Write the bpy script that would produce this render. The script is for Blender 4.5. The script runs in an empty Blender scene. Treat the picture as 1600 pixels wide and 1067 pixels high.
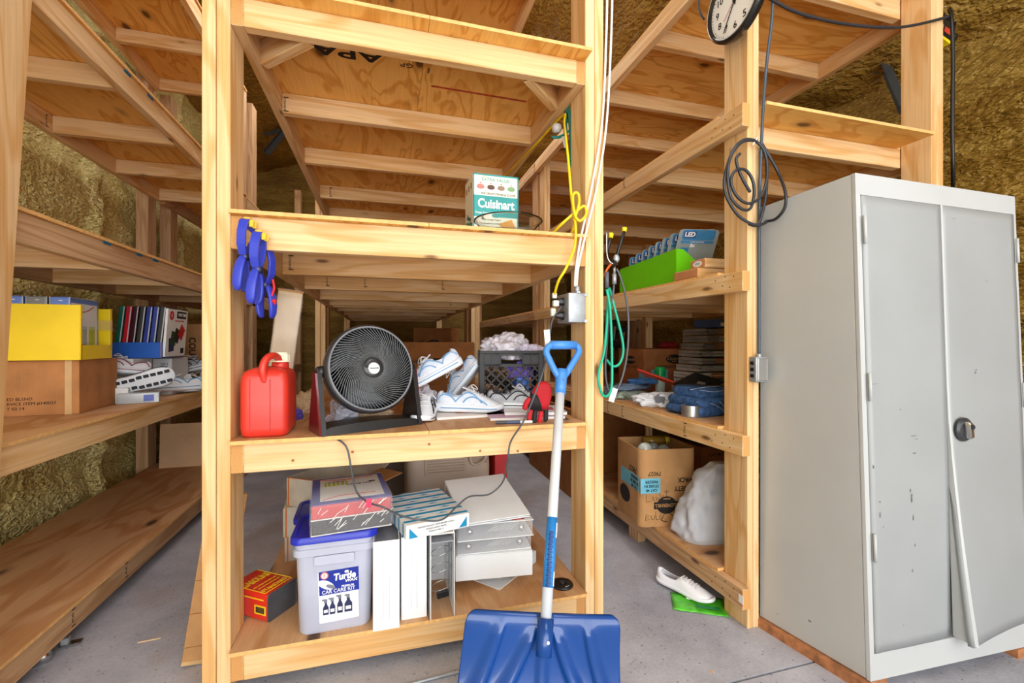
import bpy, bmesh, math, random
from mathutils import Vector, Matrix, Euler, noise
PI = math.pi
random.seed(7)
S = bpy.context.scene
COL = S.collection

# ---------------------------------------------------------------- camera
cam_d = bpy.data.cameras.new('camera'); cam = bpy.data.objects.new('camera', cam_d); COL.objects.link(cam)
cam_d.sensor_width = 36.0; cam_d.lens = 36.0 * 700 / 1600; cam_d.clip_start = 0.02; cam_d.clip_end = 200
cam.location = (0, 0, 1.1); cam.rotation_euler = (PI / 2, 0, -math.atan(200 / 700.0))
S.camera = cam
# ---------------------------------------------------------------- world, lights, exposure
w = bpy.data.worlds.new('world'); S.world = w; w.use_nodes = True
bg = w.node_tree.nodes['Background']; bg.inputs[0].default_value = (0.93, 0.97, 1.0, 1); bg.inputs[1].default_value = 2.3
def area(name, loc, rot, sx, sy, power, color=(1, 1, 1)):
    l = bpy.data.lights.new(name, 'AREA'); l.shape = 'RECTANGLE'; l.size = sx; l.size_y = sy; l.energy = power; l.color = color
    o = bpy.data.objects.new(name, l); COL.objects.link(o); o.location = loc; o.rotation_euler = rot; return o
area('daylight_through_open_door', (0.6, -3.2, 1.9), (PI / 2, 0, 0), 6.0, 3.4, 95, (1.0, 0.985, 0.96))
area('ceiling_fill_light', (0.9, 0.2, 3.45), (math.radians(25), 0, 0), 1.2, 1.2, 16, (1.0, 0.97, 0.92))  # unseen overhead fill, added to even out the dark areas
area('underside_fill_light', (0.5, -2.6, 0.02), (math.radians(150), 0, 0), 6.0, 2.4, 70, (1.0, 0.95, 0.86))  # added low fill behind the camera, brightens the shelf undersides
area('left_aisle_fill_light', (-0.80, 3.2, 3.3), (0, 0, 0), 0.3, 3.0, 9, (1.0, 0.96, 0.9))  # added fill over the left aisle, lifts the dim shelves
area('right_aisle_fill_light', (1.06, 3.2, 3.5), (0, 0, 0), 0.3, 3.0, 12, (1.0, 0.96, 0.9))  # added fill over the right aisle, lifts the dark shelf contents
area('rear_fill_light', (0.9, 4.9, 3.72), (0, 0, 0), 2.2, 2.2, 34, (1.0, 0.95, 0.88))  # added fill deep in the room to brighten the back
S.view_settings.view_transform = 'Standard'; S.view_settings.look = 'None'
S.view_settings.exposure = 0.42; S.view_settings.gamma = 1.0; S.view_settings.use_curve_mapping = False

# ---------------------------------------------------------------- materials
MATS = {}
def newmat(name):
    m = bpy.data.materials.new(name); m.use_nodes = True
    nt = m.node_tree; b = nt.nodes['Principled BSDF']
    return m, nt, b
def lin(c):
    return tuple(((x / 255) / 12.92 if x / 255 <= 0.04045 else ((x / 255 + 0.055) / 1.055) ** 2.4) for x in c)
def nd(nt, t, **k):
    n = nt.nodes.new(t)
    for a, v in k.items():
        setattr(n, a, v)
    return n
def coords(nt, scale, rand=True, kind='Object'):
    tc = nd(nt, 'ShaderNodeTexCoord'); mp = nd(nt, 'ShaderNodeMapping')
    if rand:
        oi = nd(nt, 'ShaderNodeObjectInfo'); mu = nd(nt, 'ShaderNodeVectorMath', operation='SCALE')
        mu.inputs[0].default_value = (13.1, 7.7, 5.3)
        nt.links.new(oi.outputs['Random'], mu.inputs['Scale'])
        ad = nd(nt, 'ShaderNodeVectorMath', operation='ADD')
        nt.links.new(tc.outputs[kind], ad.inputs[0]); nt.links.new(mu.outputs[0], ad.inputs[1])
        nt.links.new(ad.outputs[0], mp.inputs[0])
    else:
        nt.links.new(tc.outputs[kind], mp.inputs[0])
    mp.inputs['Scale'].default_value = scale
    return mp.outputs[0]
def ramp(nt, src, stops):
    r = nd(nt, 'ShaderNodeValToRGB'); e = r.color_ramp.elements
    while len(e) > 1: e.remove(e[-1])
    e[0].position = stops[0][0]; e[0].color = (*stops[0][1], 1)
    for p, c in stops[1:]:
        x = e.new(p); x.color = (*c, 1)
    nt.links.new(src, r.inputs[0]); return r.outputs[0]
def mix(nt, f, a, b, mode='MIX'):
    m = nd(nt, 'ShaderNodeMix', data_type='RGBA', blend_type=mode)
    for s, v in ((0, f), (6, a), (7, b)):
        if hasattr(v, 'links'): nt.links.new(v, m.inputs[s])
        elif isinstance(v, (int, float)): m.inputs[s].default_value = v
        else: m.inputs[s].default_value = (*v, 1)
    return m.outputs[2]
def tex(nt, kind, vec, **k):
    t = nd(nt, kind)
    for a, v in k.items():
        if a in t.inputs: t.inputs[a].default_value = v
    nt.links.new(vec, t.inputs['Vector']); return t
def bump(nt, b, h, s, d=0.01):
    n = nd(nt, 'ShaderNodeBump'); n.inputs['Strength'].default_value = s; n.inputs['Distance'].default_value = d
    nt.links.new(h, n.inputs['Height']); nt.links.new(n.outputs[0], b.inputs['Normal'])

def wood(name, c_light, c_mid, c_dark, ring=26, knot=0.085, rough=0.62):
    m, nt, b = newmat(name)
    v = coords(nt, (1.1, 11, 11))
    big = tex(nt, 'ShaderNodeTexNoise', v, Scale=0.9, Detail=2.0, Distortion=0.5)
    mul = nd(nt, 'ShaderNodeMath', operation='MULTIPLY'); mul.inputs[1].default_value = ring
    nt.links.new(big.outputs[0], mul.inputs[0])
    sn = nd(nt, 'ShaderNodeMath', operation='SINE'); nt.links.new(mul.outputs[0], sn.inputs[0])
    ad = nd(nt, 'ShaderNodeMath', operation='MULTIPLY_ADD'); ad.inputs[1].default_value = 0.5; ad.inputs[2].default_value = 0.5
    nt.links.new(sn.outputs[0], ad.inputs[0])
    soft = tuple((a + b_ * 2) / 3 for a, b_ in zip(c_light, c_mid))
    rings = ramp(nt, ad.outputs[0], [(0.0, c_light), (0.55, c_light), (0.85, soft), (1.0, c_mid)])
    fine = tex(nt, 'ShaderNodeTexNoise', coords(nt, (3, 120, 120)), Scale=1.0, Detail=3.0)
    f2 = ramp(nt, fine.outputs[0], [(0.3, (0.80, 0.74, 0.66)), (0.65, (1, 1, 1))])
    c = mix(nt, 0.75, rings, f2, 'MULTIPLY')
    blot = tex(nt, 'ShaderNodeTexNoise', coords(nt, (2, 9, 9)), Scale=1.0, Detail=2.0)
    c = mix(nt, ramp(nt, blot.outputs[0], [(0.5, (0, 0, 0)), (0.8, (0.3, 0.3, 0.3))]), c, c_mid)
    vo = tex(nt, 'ShaderNodeTexVoronoi', coords(nt, (2.4, 8, 8)), Scale=1.0)
    kn = ramp(nt, vo.outputs['Distance'], [(0.0, (1, 1, 1)), (knot * 0.55, (0.85, 0.85, 0.85)), (knot, (0.1, 0.1, 0.1)), (knot * 1.6, (0, 0, 0))])
    c = mix(nt, kn, c, tuple(x * 0.35 for x in c_dark))
    oi = nd(nt, 'ShaderNodeObjectInfo')
    tone = ramp(nt, oi.outputs['Random'], [(0.0, (1, 1, 1)), (0.4, (0.93, 0.9, 0.87)), (0.75, (1.0, 0.95, 0.88)), (1.0, (0.86, 0.82, 0.78))])
    c = mix(nt, 1.0, c, tone, 'MULTIPLY')
    nt.links.new(c, b.inputs['Base Color']); b.inputs['Roughness'].default_value = rough
    b.inputs['Specular IOR Level'].default_value = 0.3
    bump(nt, b, fine.outputs[0], 0.15, 0.002)
    return m
def endgrain(name, c1, c2):
    m, nt, b = newmat(name)
    wv = nd(nt, 'ShaderNodeTexWave', wave_type='RINGS', rings_direction='X')
    nt.links.new(coords(nt, (1, 1, 1)), wv.inputs['Vector']); wv.inputs['Scale'].default_value = 60; wv.inputs['Distortion'].default_value = 3
    nt.links.new(ramp(nt, wv.outputs[0], [(0.2, c1), (0.9, c2)]), b.inputs['Base Color']); b.inputs['Roughness'].default_value = 0.8
    return m
def plyface(name, c1, c2, c3, ring=34):
    m, nt, b = newmat(name)
    v = coords(nt, (1.6, 5.5, 5.5))
    big = tex(nt, 'ShaderNodeTexNoise', v, Scale=1.0, Detail=2.5, Roughness=0.45, Distortion=1.1)
    mul = nd(nt, 'ShaderNodeMath', operation='MULTIPLY'); mul.inputs[1].default_value = ring; nt.links.new(big.outputs[0], mul.inputs[0])
    sn = nd(nt, 'ShaderNodeMath', operation='SINE'); nt.links.new(mul.outputs[0], sn.inputs[0])
    ad = nd(nt, 'ShaderNodeMath', operation='MULTIPLY_ADD'); ad.inputs[1].default_value = 0.5; ad.inputs[2].default_value = 0.5
    nt.links.new(sn.outputs[0], ad.inputs[0])
    c = ramp(nt, ad.outputs[0], [(0.0, c1), (0.6, c1), (1.0, c2)])
    bl = tex(nt, 'ShaderNodeTexNoise', coords(nt, (2.5, 5, 5)), Scale=1.0, Detail=4.0)
    c = mix(nt, ramp(nt, bl.outputs[0], [(0.48, (0, 0, 0)), (0.72, (0.5, 0.5, 0.5))]), c, c2)
    fi = tex(nt, 'ShaderNodeTexNoise', coords(nt, (6, 160, 160)), Scale=1.0, Detail=2.0)
    c = mix(nt, 0.6, c, ramp(nt, fi.outputs[0], [(0.3, (0.8, 0.78, 0.74)), (0.65, (1, 1, 1))]), 'MULTIPLY')
    vo = tex(nt, 'ShaderNodeTexVoronoi', coords(nt, (2.2, 4.6, 4.6)), Scale=1.0)
    kn = ramp(nt, vo.outputs['Distance'], [(0.0, (1, 1, 1)), (0.08, (0.9, 0.9, 0.9)), (0.11, (0.3, 0.3, 0.3)), (0.18, (0, 0, 0))])
    c = mix(nt, kn, c, tuple(x * 0.3 for x in c3))
    nt.links.new(c, b.inputs['Base Color']); b.inputs['Roughness'].default_value = 0.6
    b.inputs['Specular IOR Level'].default_value = 0.3
    bump(nt, b, fi.outputs[0], 0.2, 0.002)
    return m
def foam(name, c1, c2, c3, st=0.4):
    m, nt, b = newmat(name)
    v = coords(nt, (st, st, 2.6), rand=False)
    n1 = tex(nt, 'ShaderNodeTexNoise', v, Scale=4.0, Detail=4.0, Distortion=0.3)
    n2 = tex(nt, 'ShaderNodeTexNoise', coords(nt, (min(1, st * 1.6), min(1, st * 1.6), 1.9), rand=False), Scale=34.0, Detail=2.0, Distortion=0.3)
    c = ramp(nt, n1.outputs[0], [(0.3, c3), (0.5, c2), (0.7, c1)])
    c = mix(nt, 0.55, c, ramp(nt, n2.outputs[0], [(0.35, (0.80, 0.76, 0.66)), (0.6, (1, 1, 1))]), 'MULTIPLY')
    nt.links.new(c, b.inputs['Base Color']); b.inputs['Roughness'].default_value = 0.38
    ad = nd(nt, 'ShaderNodeMath', operation='MULTIPLY_ADD'); ad.inputs[1].default_value = 0.9
    nt.links.new(n2.outputs[0], ad.inputs[0]); nt.links.new(n1.outputs[0], ad.inputs[2])
    bump(nt, b, ad.outputs[0], 0.9, 0.05)
    return m
def plain(name, rgb, rough=0.5, metal=0.0, noise_amt=0.12, nscale=9.0, coat=0.0, trans=0.0, alpha=1.0, spec=0.5, bmp=0.0):
    if name in MATS: return MATS[name]
    m, nt, b = newmat(name); c = lin(rgb)
    n = tex(nt, 'ShaderNodeTexNoise', coords(nt, (1, 1, 1)), Scale=nscale, Detail=4.0)
    d = tuple(x * (1 - noise_amt) for x in c); h = tuple(min(1, x * (1 + noise_amt * 0.5)) for x in c)
    nt.links.new(ramp(nt, n.outputs[0], [(0.35, d), (0.65, h)]), b.inputs['Base Color'])
    b.inputs['Roughness'].default_value = rough; b.inputs['Metallic'].default_value = metal
    b.inputs['Coat Weight'].default_value = coat; b.inputs['Transmission Weight'].default_value = trans
    b.inputs['Alpha'].default_value = alpha; b.inputs['Specular IOR Level'].default_value = spec
    if bmp: bump(nt, b, n.outputs[0], bmp, 0.01)
    MATS[name] = m; return m
def cardboard(name, rgb, flute=True):
    if name in MATS: return MATS[name]
    m, nt, b = newmat(name); c = lin(rgb)
    n = tex(nt, 'ShaderNodeTexNoise', coords(nt, (1, 1, 1)), Scale=12.0, Detail=6.0)
    col = ramp(nt, n.outputs[0], [(0.3, tuple(x * 0.78 for x in c)), (0.62, c), (0.8, tuple(min(1, x * 1.12) for x in c))])
    wv = nd(nt, 'ShaderNodeTexWave', bands_direction='X'); nt.links.new(coords(nt, (1, 1, 0.02)), wv.inputs['Vector']); wv.inputs['Scale'].default_value = 45
    wv.inputs['Distortion'].default_value = 1.0
    if flute: col = mix(nt, 0.25, col, ramp(nt, wv.outputs[0], [(0.0, (0.75, 0.72, 0.68)), (0.6, (1, 1, 1))]), 'MULTIPLY')
    nt.links.new(col, b.inputs['Base Color']); b.inputs['Roughness'].default_value = 0.85; b.inputs['Specular IOR Level'].default_value = 0.2
    bump(nt, b, n.outputs[0], 0.2, 0.004)
    MATS[name] = m; return m

PINE = wood('pine_lumber', (0.87, 0.61, 0.33), (0.76, 0.45, 0.18), (0.50, 0.23, 0.07))
PINE2 = wood('weathered_pine_lumber', (0.68, 0.44, 0.25), (0.54, 0.31, 0.15), (0.32, 0.15, 0.06), ring=40)
ENDG = endgrain('lumber_end_grain', (0.70, 0.36, 0.12), (0.50, 0.22, 0.06))
PLY = plyface('plywood_face', (0.92, 0.52, 0.14), (0.74, 0.34, 0.06), (0.33, 0.10, 0.015))
PLYD = plyface('worn_plywood_top', (0.64, 0.37, 0.19), (0.52, 0.25, 0.10), (0.22, 0.10, 0.05), ring=14)
PLYE = plain('plywood_edge', (232, 180, 112), 0.8, nscale=60, noise_amt=0.14)
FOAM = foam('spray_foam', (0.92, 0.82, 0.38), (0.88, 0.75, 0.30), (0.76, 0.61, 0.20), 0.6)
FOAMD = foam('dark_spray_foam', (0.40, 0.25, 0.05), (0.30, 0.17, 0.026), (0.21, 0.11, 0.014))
BLACK = plain('black_plastic', (22, 22, 24), 0.35, noise_amt=0.2)
RUBBER = plain('black_rubber', (26, 28, 32), 0.5)
WHITE = plain('white_plastic', (218, 218, 218), 0.4, noise_amt=0.04)
PAPER = plain('white_paper', (232, 232, 230), 0.7, noise_amt=0.04)
INK = plain('black_ink', (25, 20, 18), 0.8)
CHROME = plain('bright_metal', (200, 200, 200), 0.25, metal=1.0, noise_amt=0.1)
GALV = plain('galvanised_metal', (168, 172, 176), 0.45, metal=0.6, noise_amt=0.15, nscale=30)
KRAFT = cardboard('kraft_cardboard', (196, 148, 98))
KRAFTD = cardboard('brown_cardboard', (160, 104, 58))

# ---------------------------------------------------------------- mesh helpers
def link(name, me, mat=None, parent=None, loc=(0, 0, 0), rot=(0, 0, 0), smooth=False):
    o = bpy.data.objects.new(name, me); COL.objects.link(o)
    if mat is not None and len(me.materials) == 0:
        for q in (mat if isinstance(mat, (list, tuple)) else [mat]): me.materials.append(q)
    if smooth:
        me.polygons.foreach_set('use_smooth', [True] * len(me.polygons))
    if parent is not None: o.parent = parent
    o.location = loc; o.rotation_euler = rot
    return o
def obj(name, bm, mat, parent=None, loc=(0, 0, 0), rot=(0, 0, 0), smooth=False, auto=False):
    bmesh.ops.recalc_face_normals(bm, faces=bm.faces[:])
    me = bpy.data.meshes.new(name); bm.to_mesh(me); bm.free()
    o = link(name, me, mat, parent, loc, rot, smooth)
    if auto:
        me.polygons.foreach_set('use_smooth', [True] * len(me.polygons)); me.set_sharp_from_angle(angle=math.radians(38))
    return o
def thing(name, label, cat, loc=(0, 0, 0), rot=(0, 0, 0), group=None):
    o = bpy.data.objects.new(name, None); COL.objects.link(o); o.empty_display_size = 0.05
    o.location = loc; o.rotation_euler = rot if isinstance(rot, (tuple, list)) else (0, 0, rot)
    o['label'] = label; o['category'] = cat
    if group: o['group'] = group
    return o
def tag(o, label, cat, group=None):
    o['label'] = label; o['category'] = cat
    if group: o['group'] = group
    return o
def B(): return bmesh.new()
def box(bm, c, s, bev=0.0, rot=None, seg=1, mi=0):
    r = bmesh.ops.create_cube(bm, size=1.0); vs = r['verts']
    for v in vs: v.co = Vector((v.co.x * s[0], v.co.y * s[1], v.co.z * s[2]))
    if bev > 0:
        es = list({e for v in vs for e in v.link_edges})
        rr = bmesh.ops.bevel(bm, geom=es, offset=bev, segments=seg, profile=0.5, affect='EDGES')
        vs = list({v for f in rr['faces'] for v in f.verts} | {v for v in vs if v.is_valid})
    M = Matrix.Translation(Vector(c)) @ (Euler(rot).to_matrix().to_4x4() if rot else Matrix.Identity(4))
    for v in vs: v.co = M @ v.co
    if mi:
        for f in {f for v in vs for f in v.link_faces}: f.material_index = mi
    return vs
def tube(bm, pts, r, n=8, closed=False, taper=None):
    P = [Vector(p) for p in pts]; k = len(P); rings = []
    up = Vector((0, 0, 1)); prev = None
    for i in range(k):
        if closed: d = P[(i + 1) % k] - P[i - 1]
        else: d = P[min(i + 1, k - 1)] - P[max(i - 1, 0)]
        if d.length < 1e-9: d = Vector((0, 0, 1))
        d.normalize()
        if prev is None:
            a = d.cross(up)
            if a.length < 1e-3: a = d.cross(Vector((0, 1, 0)))
        else:
            a = prev - d * prev.dot(d)
            if a.length < 1e-5: a = d.cross(up)
        a.normalize(); prev = a; b_ = d.cross(a)
        rr = r if taper is None else r * taper(i / (k - 1))
        rings.append([bm.verts.new(P[i] + (a * math.cos(2 * PI * j / n) + b_ * math.sin(2 * PI * j / n)) * rr) for j in range(n)])
    m = k if closed else k - 1
    for i in range(m):
        A = rings[i]; C = rings[(i + 1) % k]
        for j in range(n): bm.faces.new((A[j], A[(j + 1) % n], C[(j + 1) % n], C[j]))
    if not closed:
        bm.faces.new(rings[0]); bm.faces.new(rings[-1])
def spline(pts, n=8):
    P = [Vector(p) for p in pts]; out = []
    for i in range(len(P) - 1):
        p0 = P[max(i - 1, 0)]; p1 = P[i]; p2 = P[i + 1]; p3 = P[min(i + 2, len(P) - 1)]
        for j in range(n):
            t = j / n
            out.append(0.5 * ((2 * p1) + (p2 - p0) * t + (2 * p0 - 5 * p1 + 4 * p2 - p3) * t * t + (3 * p1 - p0 - 3 * p2 + p3) * t ** 3))
    out.append(P[-1]); return out
def loft(bm, rings, cap=True, mi=0):
    R = [[bm.verts.new(p) for p in r] for r in rings]; n = len(R[0])
    for A, C in zip(R, R[1:]):
        for j in range(n):
            f = bm.faces.new((A[j], A[(j + 1) % n], C[(j + 1) % n], C[j])); f.material_index = mi
    if cap:
        bm.faces.new(R[0]).material_index = mi; bm.faces.new(R[-1]).material_index = mi
    return R
def lathe(bm, prof, n=32, M=None, cap=True):
    rings = []
    for r, z in prof:
        ring = [Vector((r * math.cos(2 * PI * j / n), r * math.sin(2 * PI * j / n), z)) for j in range(n)]
        if M: ring = [M @ p for p in ring]
        rings.append(ring)
    return loft(bm, rings, cap)
def prism(bm, poly, h, M=None):
    a = [Vector((x, y, 0)) for x, y in poly]; b_ = [Vector((x, y, h)) for x, y in poly]
    if M: a = [M @ p for p in a]; b_ = [M @ p for p in b_]
    loft(bm, [a, b_])
def rrect(w, d, r, n=5, cx=0, cy=0):
    out = []
    for sx, sy, a0 in ((1, 1, 0), (-1, 1, 90), (-1, -1, 180), (1, -1, 270)):
        for i in range(n + 1):
            a = math.radians(a0 + 90 * i / n)
            out.append((cx + sx * (w / 2 - r) + r * math.cos(a), cy + sy * (d / 2 - r) + r * math.sin(a)))
    return out
def rring(w, d, r, z, cx=0, cy=0, n=5): return [Vector((x, y, z)) for x, y in rrect(w, d, r, n, cx, cy)]
FACE = {'front': (PI / 2, 0, 0), 'right': (PI / 2, 0, PI / 2), 'left': (PI / 2, 0, -PI / 2), 'top': (0, 0, 0), 'bottom': (PI, 0, 0)}
def write(parent, s, size, loc, face, mat, spin=0.0, sx=1.0, bold=0.0, name='lettering', align='CENTER', shear=0.0, ext=0.0004):
    cu = bpy.data.curves.new(name, 'FONT'); cu.body = s; cu.size = size; cu.align_x = align; cu.align_y = 'CENTER'
    cu.extrude = ext; cu.offset = bold * size; cu.resolution_u = 3; cu.shear = shear
    o = bpy.data.objects.new('tmp', cu); me = bpy.data.meshes.new_from_object(o); bpy.data.objects.remove(o); bpy.data.curves.remove(cu)
    me.materials.clear(); me.transform(Matrix.Diagonal((sx, 1, 1, 1)))
    R = Euler(FACE[face] if isinstance(face, str) else face).to_matrix() @ Matrix.Rotation(spin, 3, 'Z')
    return link(name, me, mat, parent, loc, R.to_euler())
def patch(parent, w_, h_, loc, face, mat, name='label', spin=0.0, r=0.0, t=0.0008, rnd=4):
    bm = B(); prism(bm, rrect(w_, h_, r, rnd) if r else [(-w_ / 2, -h_ / 2), (w_ / 2, -h_ / 2), (w_ / 2, h_ / 2), (-w_ / 2, h_ / 2)], t)
    R = Euler(FACE[face] if isinstance(face, str) else face).to_matrix() @ Matrix.Rotation(spin, 3, 'Z')
    return obj(name, bm, mat, parent, loc, R.to_euler())
def oval(parent, w_, h_, loc, face, mat, name='emblem', spin=0.0, t=0.0008, n=28):
    bm = B(); prism(bm, [(w_ / 2 * math.cos(2 * PI * i / n), h_ / 2 * math.sin(2 * PI * i / n)) for i in range(n)], t)
    R = Euler(FACE[face] if isinstance(face, str) else face).to_matrix() @ Matrix.Rotation(spin, 3, 'Z')
    return obj(name, bm, mat, parent, loc, R.to_euler())

# lumber: mesh built along local X, turned to its axis
def lumber(parent, name, lo, hi, axis, mats=None, bev=0.002):
    lo = Vector(lo); hi = Vector(hi); c = (lo + hi) / 2; s = hi - lo
    if axis == 'x': dims = (s.x, s.y, s.z); rot = (0, 0, 0)
    elif axis == 'y': dims = (s.y, s.x, s.z); rot = (0, 0, PI / 2)
    else: dims = (s.z, s.y, s.x); rot = (0, -PI / 2, 0)
    bm = B(); box(bm, (0, 0, 0), dims, bev)
    for f in bm.faces:
        if abs(f.normal.x) > 0.9: f.material_index = 1
    p = parent.location if parent else Vector((0, 0, 0))
    return obj(name, bm, mats or [PINE, ENDG], parent, c - p, rot)
def sheet(parent, lo, hi, grain='x', top=None, notch=None, name='plywood_sheet'):
    lo = Vector(lo); hi = Vector(hi); c = (lo + hi) / 2; s = hi - lo
    dims = (s.x, s.y, s.z) if grain == 'x' else (s.y, s.x, s.z)
    bm = B(); box(bm, (0, 0, 0), dims)
    for f in bm.faces:
        f.material_index = 0 if f.normal.z < -0.5 else (1 if f.normal.z > 0.5 else 2)
    return obj(name, bm, [PLY, top or PLYD, PLYE], parent, c - parent.location, (0, 0, 0 if grain == 'x' else PI / 2))
def stamp(parent, x, y, z, s='STUD', h=0.07, face='front'):
    p = parent.location
    d = {'front': (1, 0), 'right': (0, 1), 'left': (0, -1)}[face]
    rz = {'front': 0, 'right': PI / 2, 'left': -PI / 2}[face]
    for k in (-1, 1):
        bm = B(); box(bm, (0, 0, k * h * 0.42), (0.020, 0.0006, 0.004))
        obj('grade_stamp', bm, INK, parent, (x - p.x, y - p.y, z - p.z), (0, 0, rz))
    t = write(parent, s, 0.013, (x - p.x - d[0] * 0.004, y - p.y - d[1] * 0.004, z - p.z), face, INK, spin=PI / 2, name='stamp_lettering')
# ================================================================ SETTING
def struct(name, bm, mat, smooth=False, **k):
    o = obj(name, bm, mat, None, smooth=smooth); o['kind'] = 'structure'; return o
def concrete():
    m, nt, b = newmat('concrete_floor')
    v = coords(nt, (1, 1, 1), rand=False)
    n = tex(nt, 'ShaderNodeTexNoise', v, Scale=2.2, Detail=8.0, Roughness=0.65)
    c = ramp(nt, n.outputs[0], [(0.3, lin((150, 150, 160))), (0.55, lin((182, 182, 192))), (0.75, lin((204, 203, 210)))])
    s = tex(nt, 'ShaderNodeTexVoronoi', v, Scale=42.0)
    c = mix(nt, ramp(nt, s.outputs['Distance'], [(0.0, (1, 1, 1)), (0.1, (0.6, 0.6, 0.6)), (0.16, (0, 0, 0))]), c, lin((84, 82, 88)))
    n2 = tex(nt, 'ShaderNodeTexNoise', v, Scale=90.0, Detail=3.0)
    c = mix(nt, 0.5, c, ramp(nt, n2.outputs[0], [(0.3, (0.75, 0.75, 0.75)), (0.6, (1, 1, 1))]), 'MULTIPLY')
    n3 = tex(nt, 'ShaderNodeTexNoise', v, Scale=1.1, Detail=5.0, Distortion=1.5)
    c = mix(nt, ramp(nt, n3.outputs[0], [(0.56, (0, 0, 0)), (0.72, (0.45, 0.45, 0.45))]), c, lin((150, 124, 104)))
    nt.links.new(c, b.inputs['Base Color']); b.inputs['Roughness'].default_value = 0.7
    bump(nt, b, n2.outputs[0], 0.25, 0.004); return m
CONC = concrete()
# floor in two slabs with a recessed joint
bm = B()
box(bm, (0.6, 4.4, -0.05), (5.6, 6.4, 0.1)); box(bm, (0.6, -0.9, -0.05), (5.6, 4.18, 0.1)); box(bm, (0.6, 3.0, -0.075), (5.6, 9.0, 0.05))
struct('floor', bm, CONC)
def foamwall(name, org, ux, uy, nu, nv, amp, mat, step, studs=None):
    bm = B(); org = Vector(org); ux = Vector(ux); uy = Vector(uy); nn = ux.cross(uy).normalized(); V = []
    for j in range(nv + 1):
        row = []
        for i in range(nu + 1):
            p = org + ux * (i / nu) + uy * (j / nv)
            q = Vector((p.x * 1.6, p.y * 1.6, p.z * 6.0))
            h = noise.fractal(q, 0.7, 2.0, 5) * amp
            h += abs(noise.noise(p * 9.0)) * amp * 0.7
            if studs:
                u = (ux.length * i / nu) % studs
                if u < 0.09: h -= amp * 1.3
            row.append(bm.verts.new(p + nn * h))
        V.append(row)
    for j in range(nv):
        for i in range(nu): bm.faces.new((V[j][i], V[j][i + 1], V[j + 1][i + 1], V[j + 1][i]))
    return struct(name, bm, mat, smooth=True)
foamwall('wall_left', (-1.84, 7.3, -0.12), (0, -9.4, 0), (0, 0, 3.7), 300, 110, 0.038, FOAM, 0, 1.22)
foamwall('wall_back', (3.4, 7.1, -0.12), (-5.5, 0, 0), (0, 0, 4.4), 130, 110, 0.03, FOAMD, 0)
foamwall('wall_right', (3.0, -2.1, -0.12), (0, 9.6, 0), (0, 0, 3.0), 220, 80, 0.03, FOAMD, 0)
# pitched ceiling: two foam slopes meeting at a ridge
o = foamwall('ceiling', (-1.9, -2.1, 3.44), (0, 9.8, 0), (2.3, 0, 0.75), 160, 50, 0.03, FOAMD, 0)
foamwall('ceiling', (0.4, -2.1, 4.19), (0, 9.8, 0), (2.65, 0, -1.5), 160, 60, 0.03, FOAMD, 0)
# steel knee braces of the building frame
STEEL = plain('dark_steel', (62, 64, 64), 0.6, metal=0.2, nscale=20)
def angle_bar(parent, name, a, b_, w_=0.06):
    a = Vector(a); b_ = Vector(b_); d = (b_ - a); L = d.length; q = d.to_track_quat('X', 'Z')
    bm = B(); box(bm, (L / 2, 0, 0), (L, w_, 0.005)); box(bm, (L / 2, w_ / 2, -w_ / 2), (L, 0.005, w_))
    o = obj(name, bm, STEEL, parent, a - parent.location); o.rotation_euler = q.to_euler(); return o
t = thing('roof_brace', 'dark steel knee brace under the right roof slope beside the far post', 'brace', (2.85, 2.0, 2.6))
angle_bar(t, 'brace_bar', (2.847, 2.08, 2.942), (2.912, 1.98, 2.782)); angle_bar(t, 'brace_bar', (2.901, 1.98, 2.796), (2.876, 1.86, 2.454)); 
t = thing('roof_brace', 'dark steel angle brace seen behind the upright boards left of centre', 'brace', (-1.2, 5.6, 3.3))
angle_bar(t, 'brace_bar', (-1.368, 5.9, 3.344), (-1.148, 5.9, 3.668)); angle_bar(t, 'brace_bar', (-1.393, 5.95, 3.613), (-1.144, 5.95, 3.738))

# ================================================================ SHELVING UNITS
T = 0.035
# ---------- central unit, front bay
cu = thing('shelving_unit', 'central pine shelving unit in front holding the red can and black fan', 'shelving', (0.142, 2.8, 0))
for x0, x1 in ((-0.533, -0.4955), (-0.4935, -0.456), (0.74, 0.7775), (0.7795, 0.816)):
    lumber(cu, 'post', (x0, 1.568, 0), (x1, 1.707, 3.05), 'z')
    lumber(cu, 'post', (x0, 3.90, 0), (x1, 4.03, 3.05), 'z')
for (z0, z1) in ((0.045, 0.138), (0.690, 0.783), (1.388, 1.491), (2.082, 2.170), (2.83, 2.92)):
    lumber(cu, 'rail', (-0.456, 1.572, z0), (-0.421, 4.02, z1), 'y'); lumber(cu, 'rail', (0.705, 1.572, z0), (0.74, 4.02, z1), 'y')
    lumber(cu, 'header', (-0.4205, 1.570, z0), (0.7045, 1.606, z1), 'x')
    for y in (2.12, 2.68, 3.30, 3.83):
        lumber(cu, 'joist', (-0.4205, y, z0 + 0.002), (0.7045, y + 0.036, z1 - 0.001), 'x')
for z, y0 in ((0.138, 1.545), (0.783, 1.545), (1.491, 1.543), (2.170, 1.500), (2.92, 1.53)):
    yy = y0 if z < 2 else 1.505
    sheet(cu, (-0.454, y0 if z != 2.17 else 1.505, z + 0.0005), (0.146, 2.76, z + 0.0125), 'y'); sheet(cu, (0.148, yy, z + 0.0005), (0.738, 2.76, z + 0.0125), 'y')
    sheet(cu, (-0.454, 2.762, z + 0.0005), (0.146, 4.0, z + 0.0125), 'y'); sheet(cu, (0.148, 2.762, z + 0.0005), (0.738, 4.0, z + 0.0125), 'y')
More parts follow.
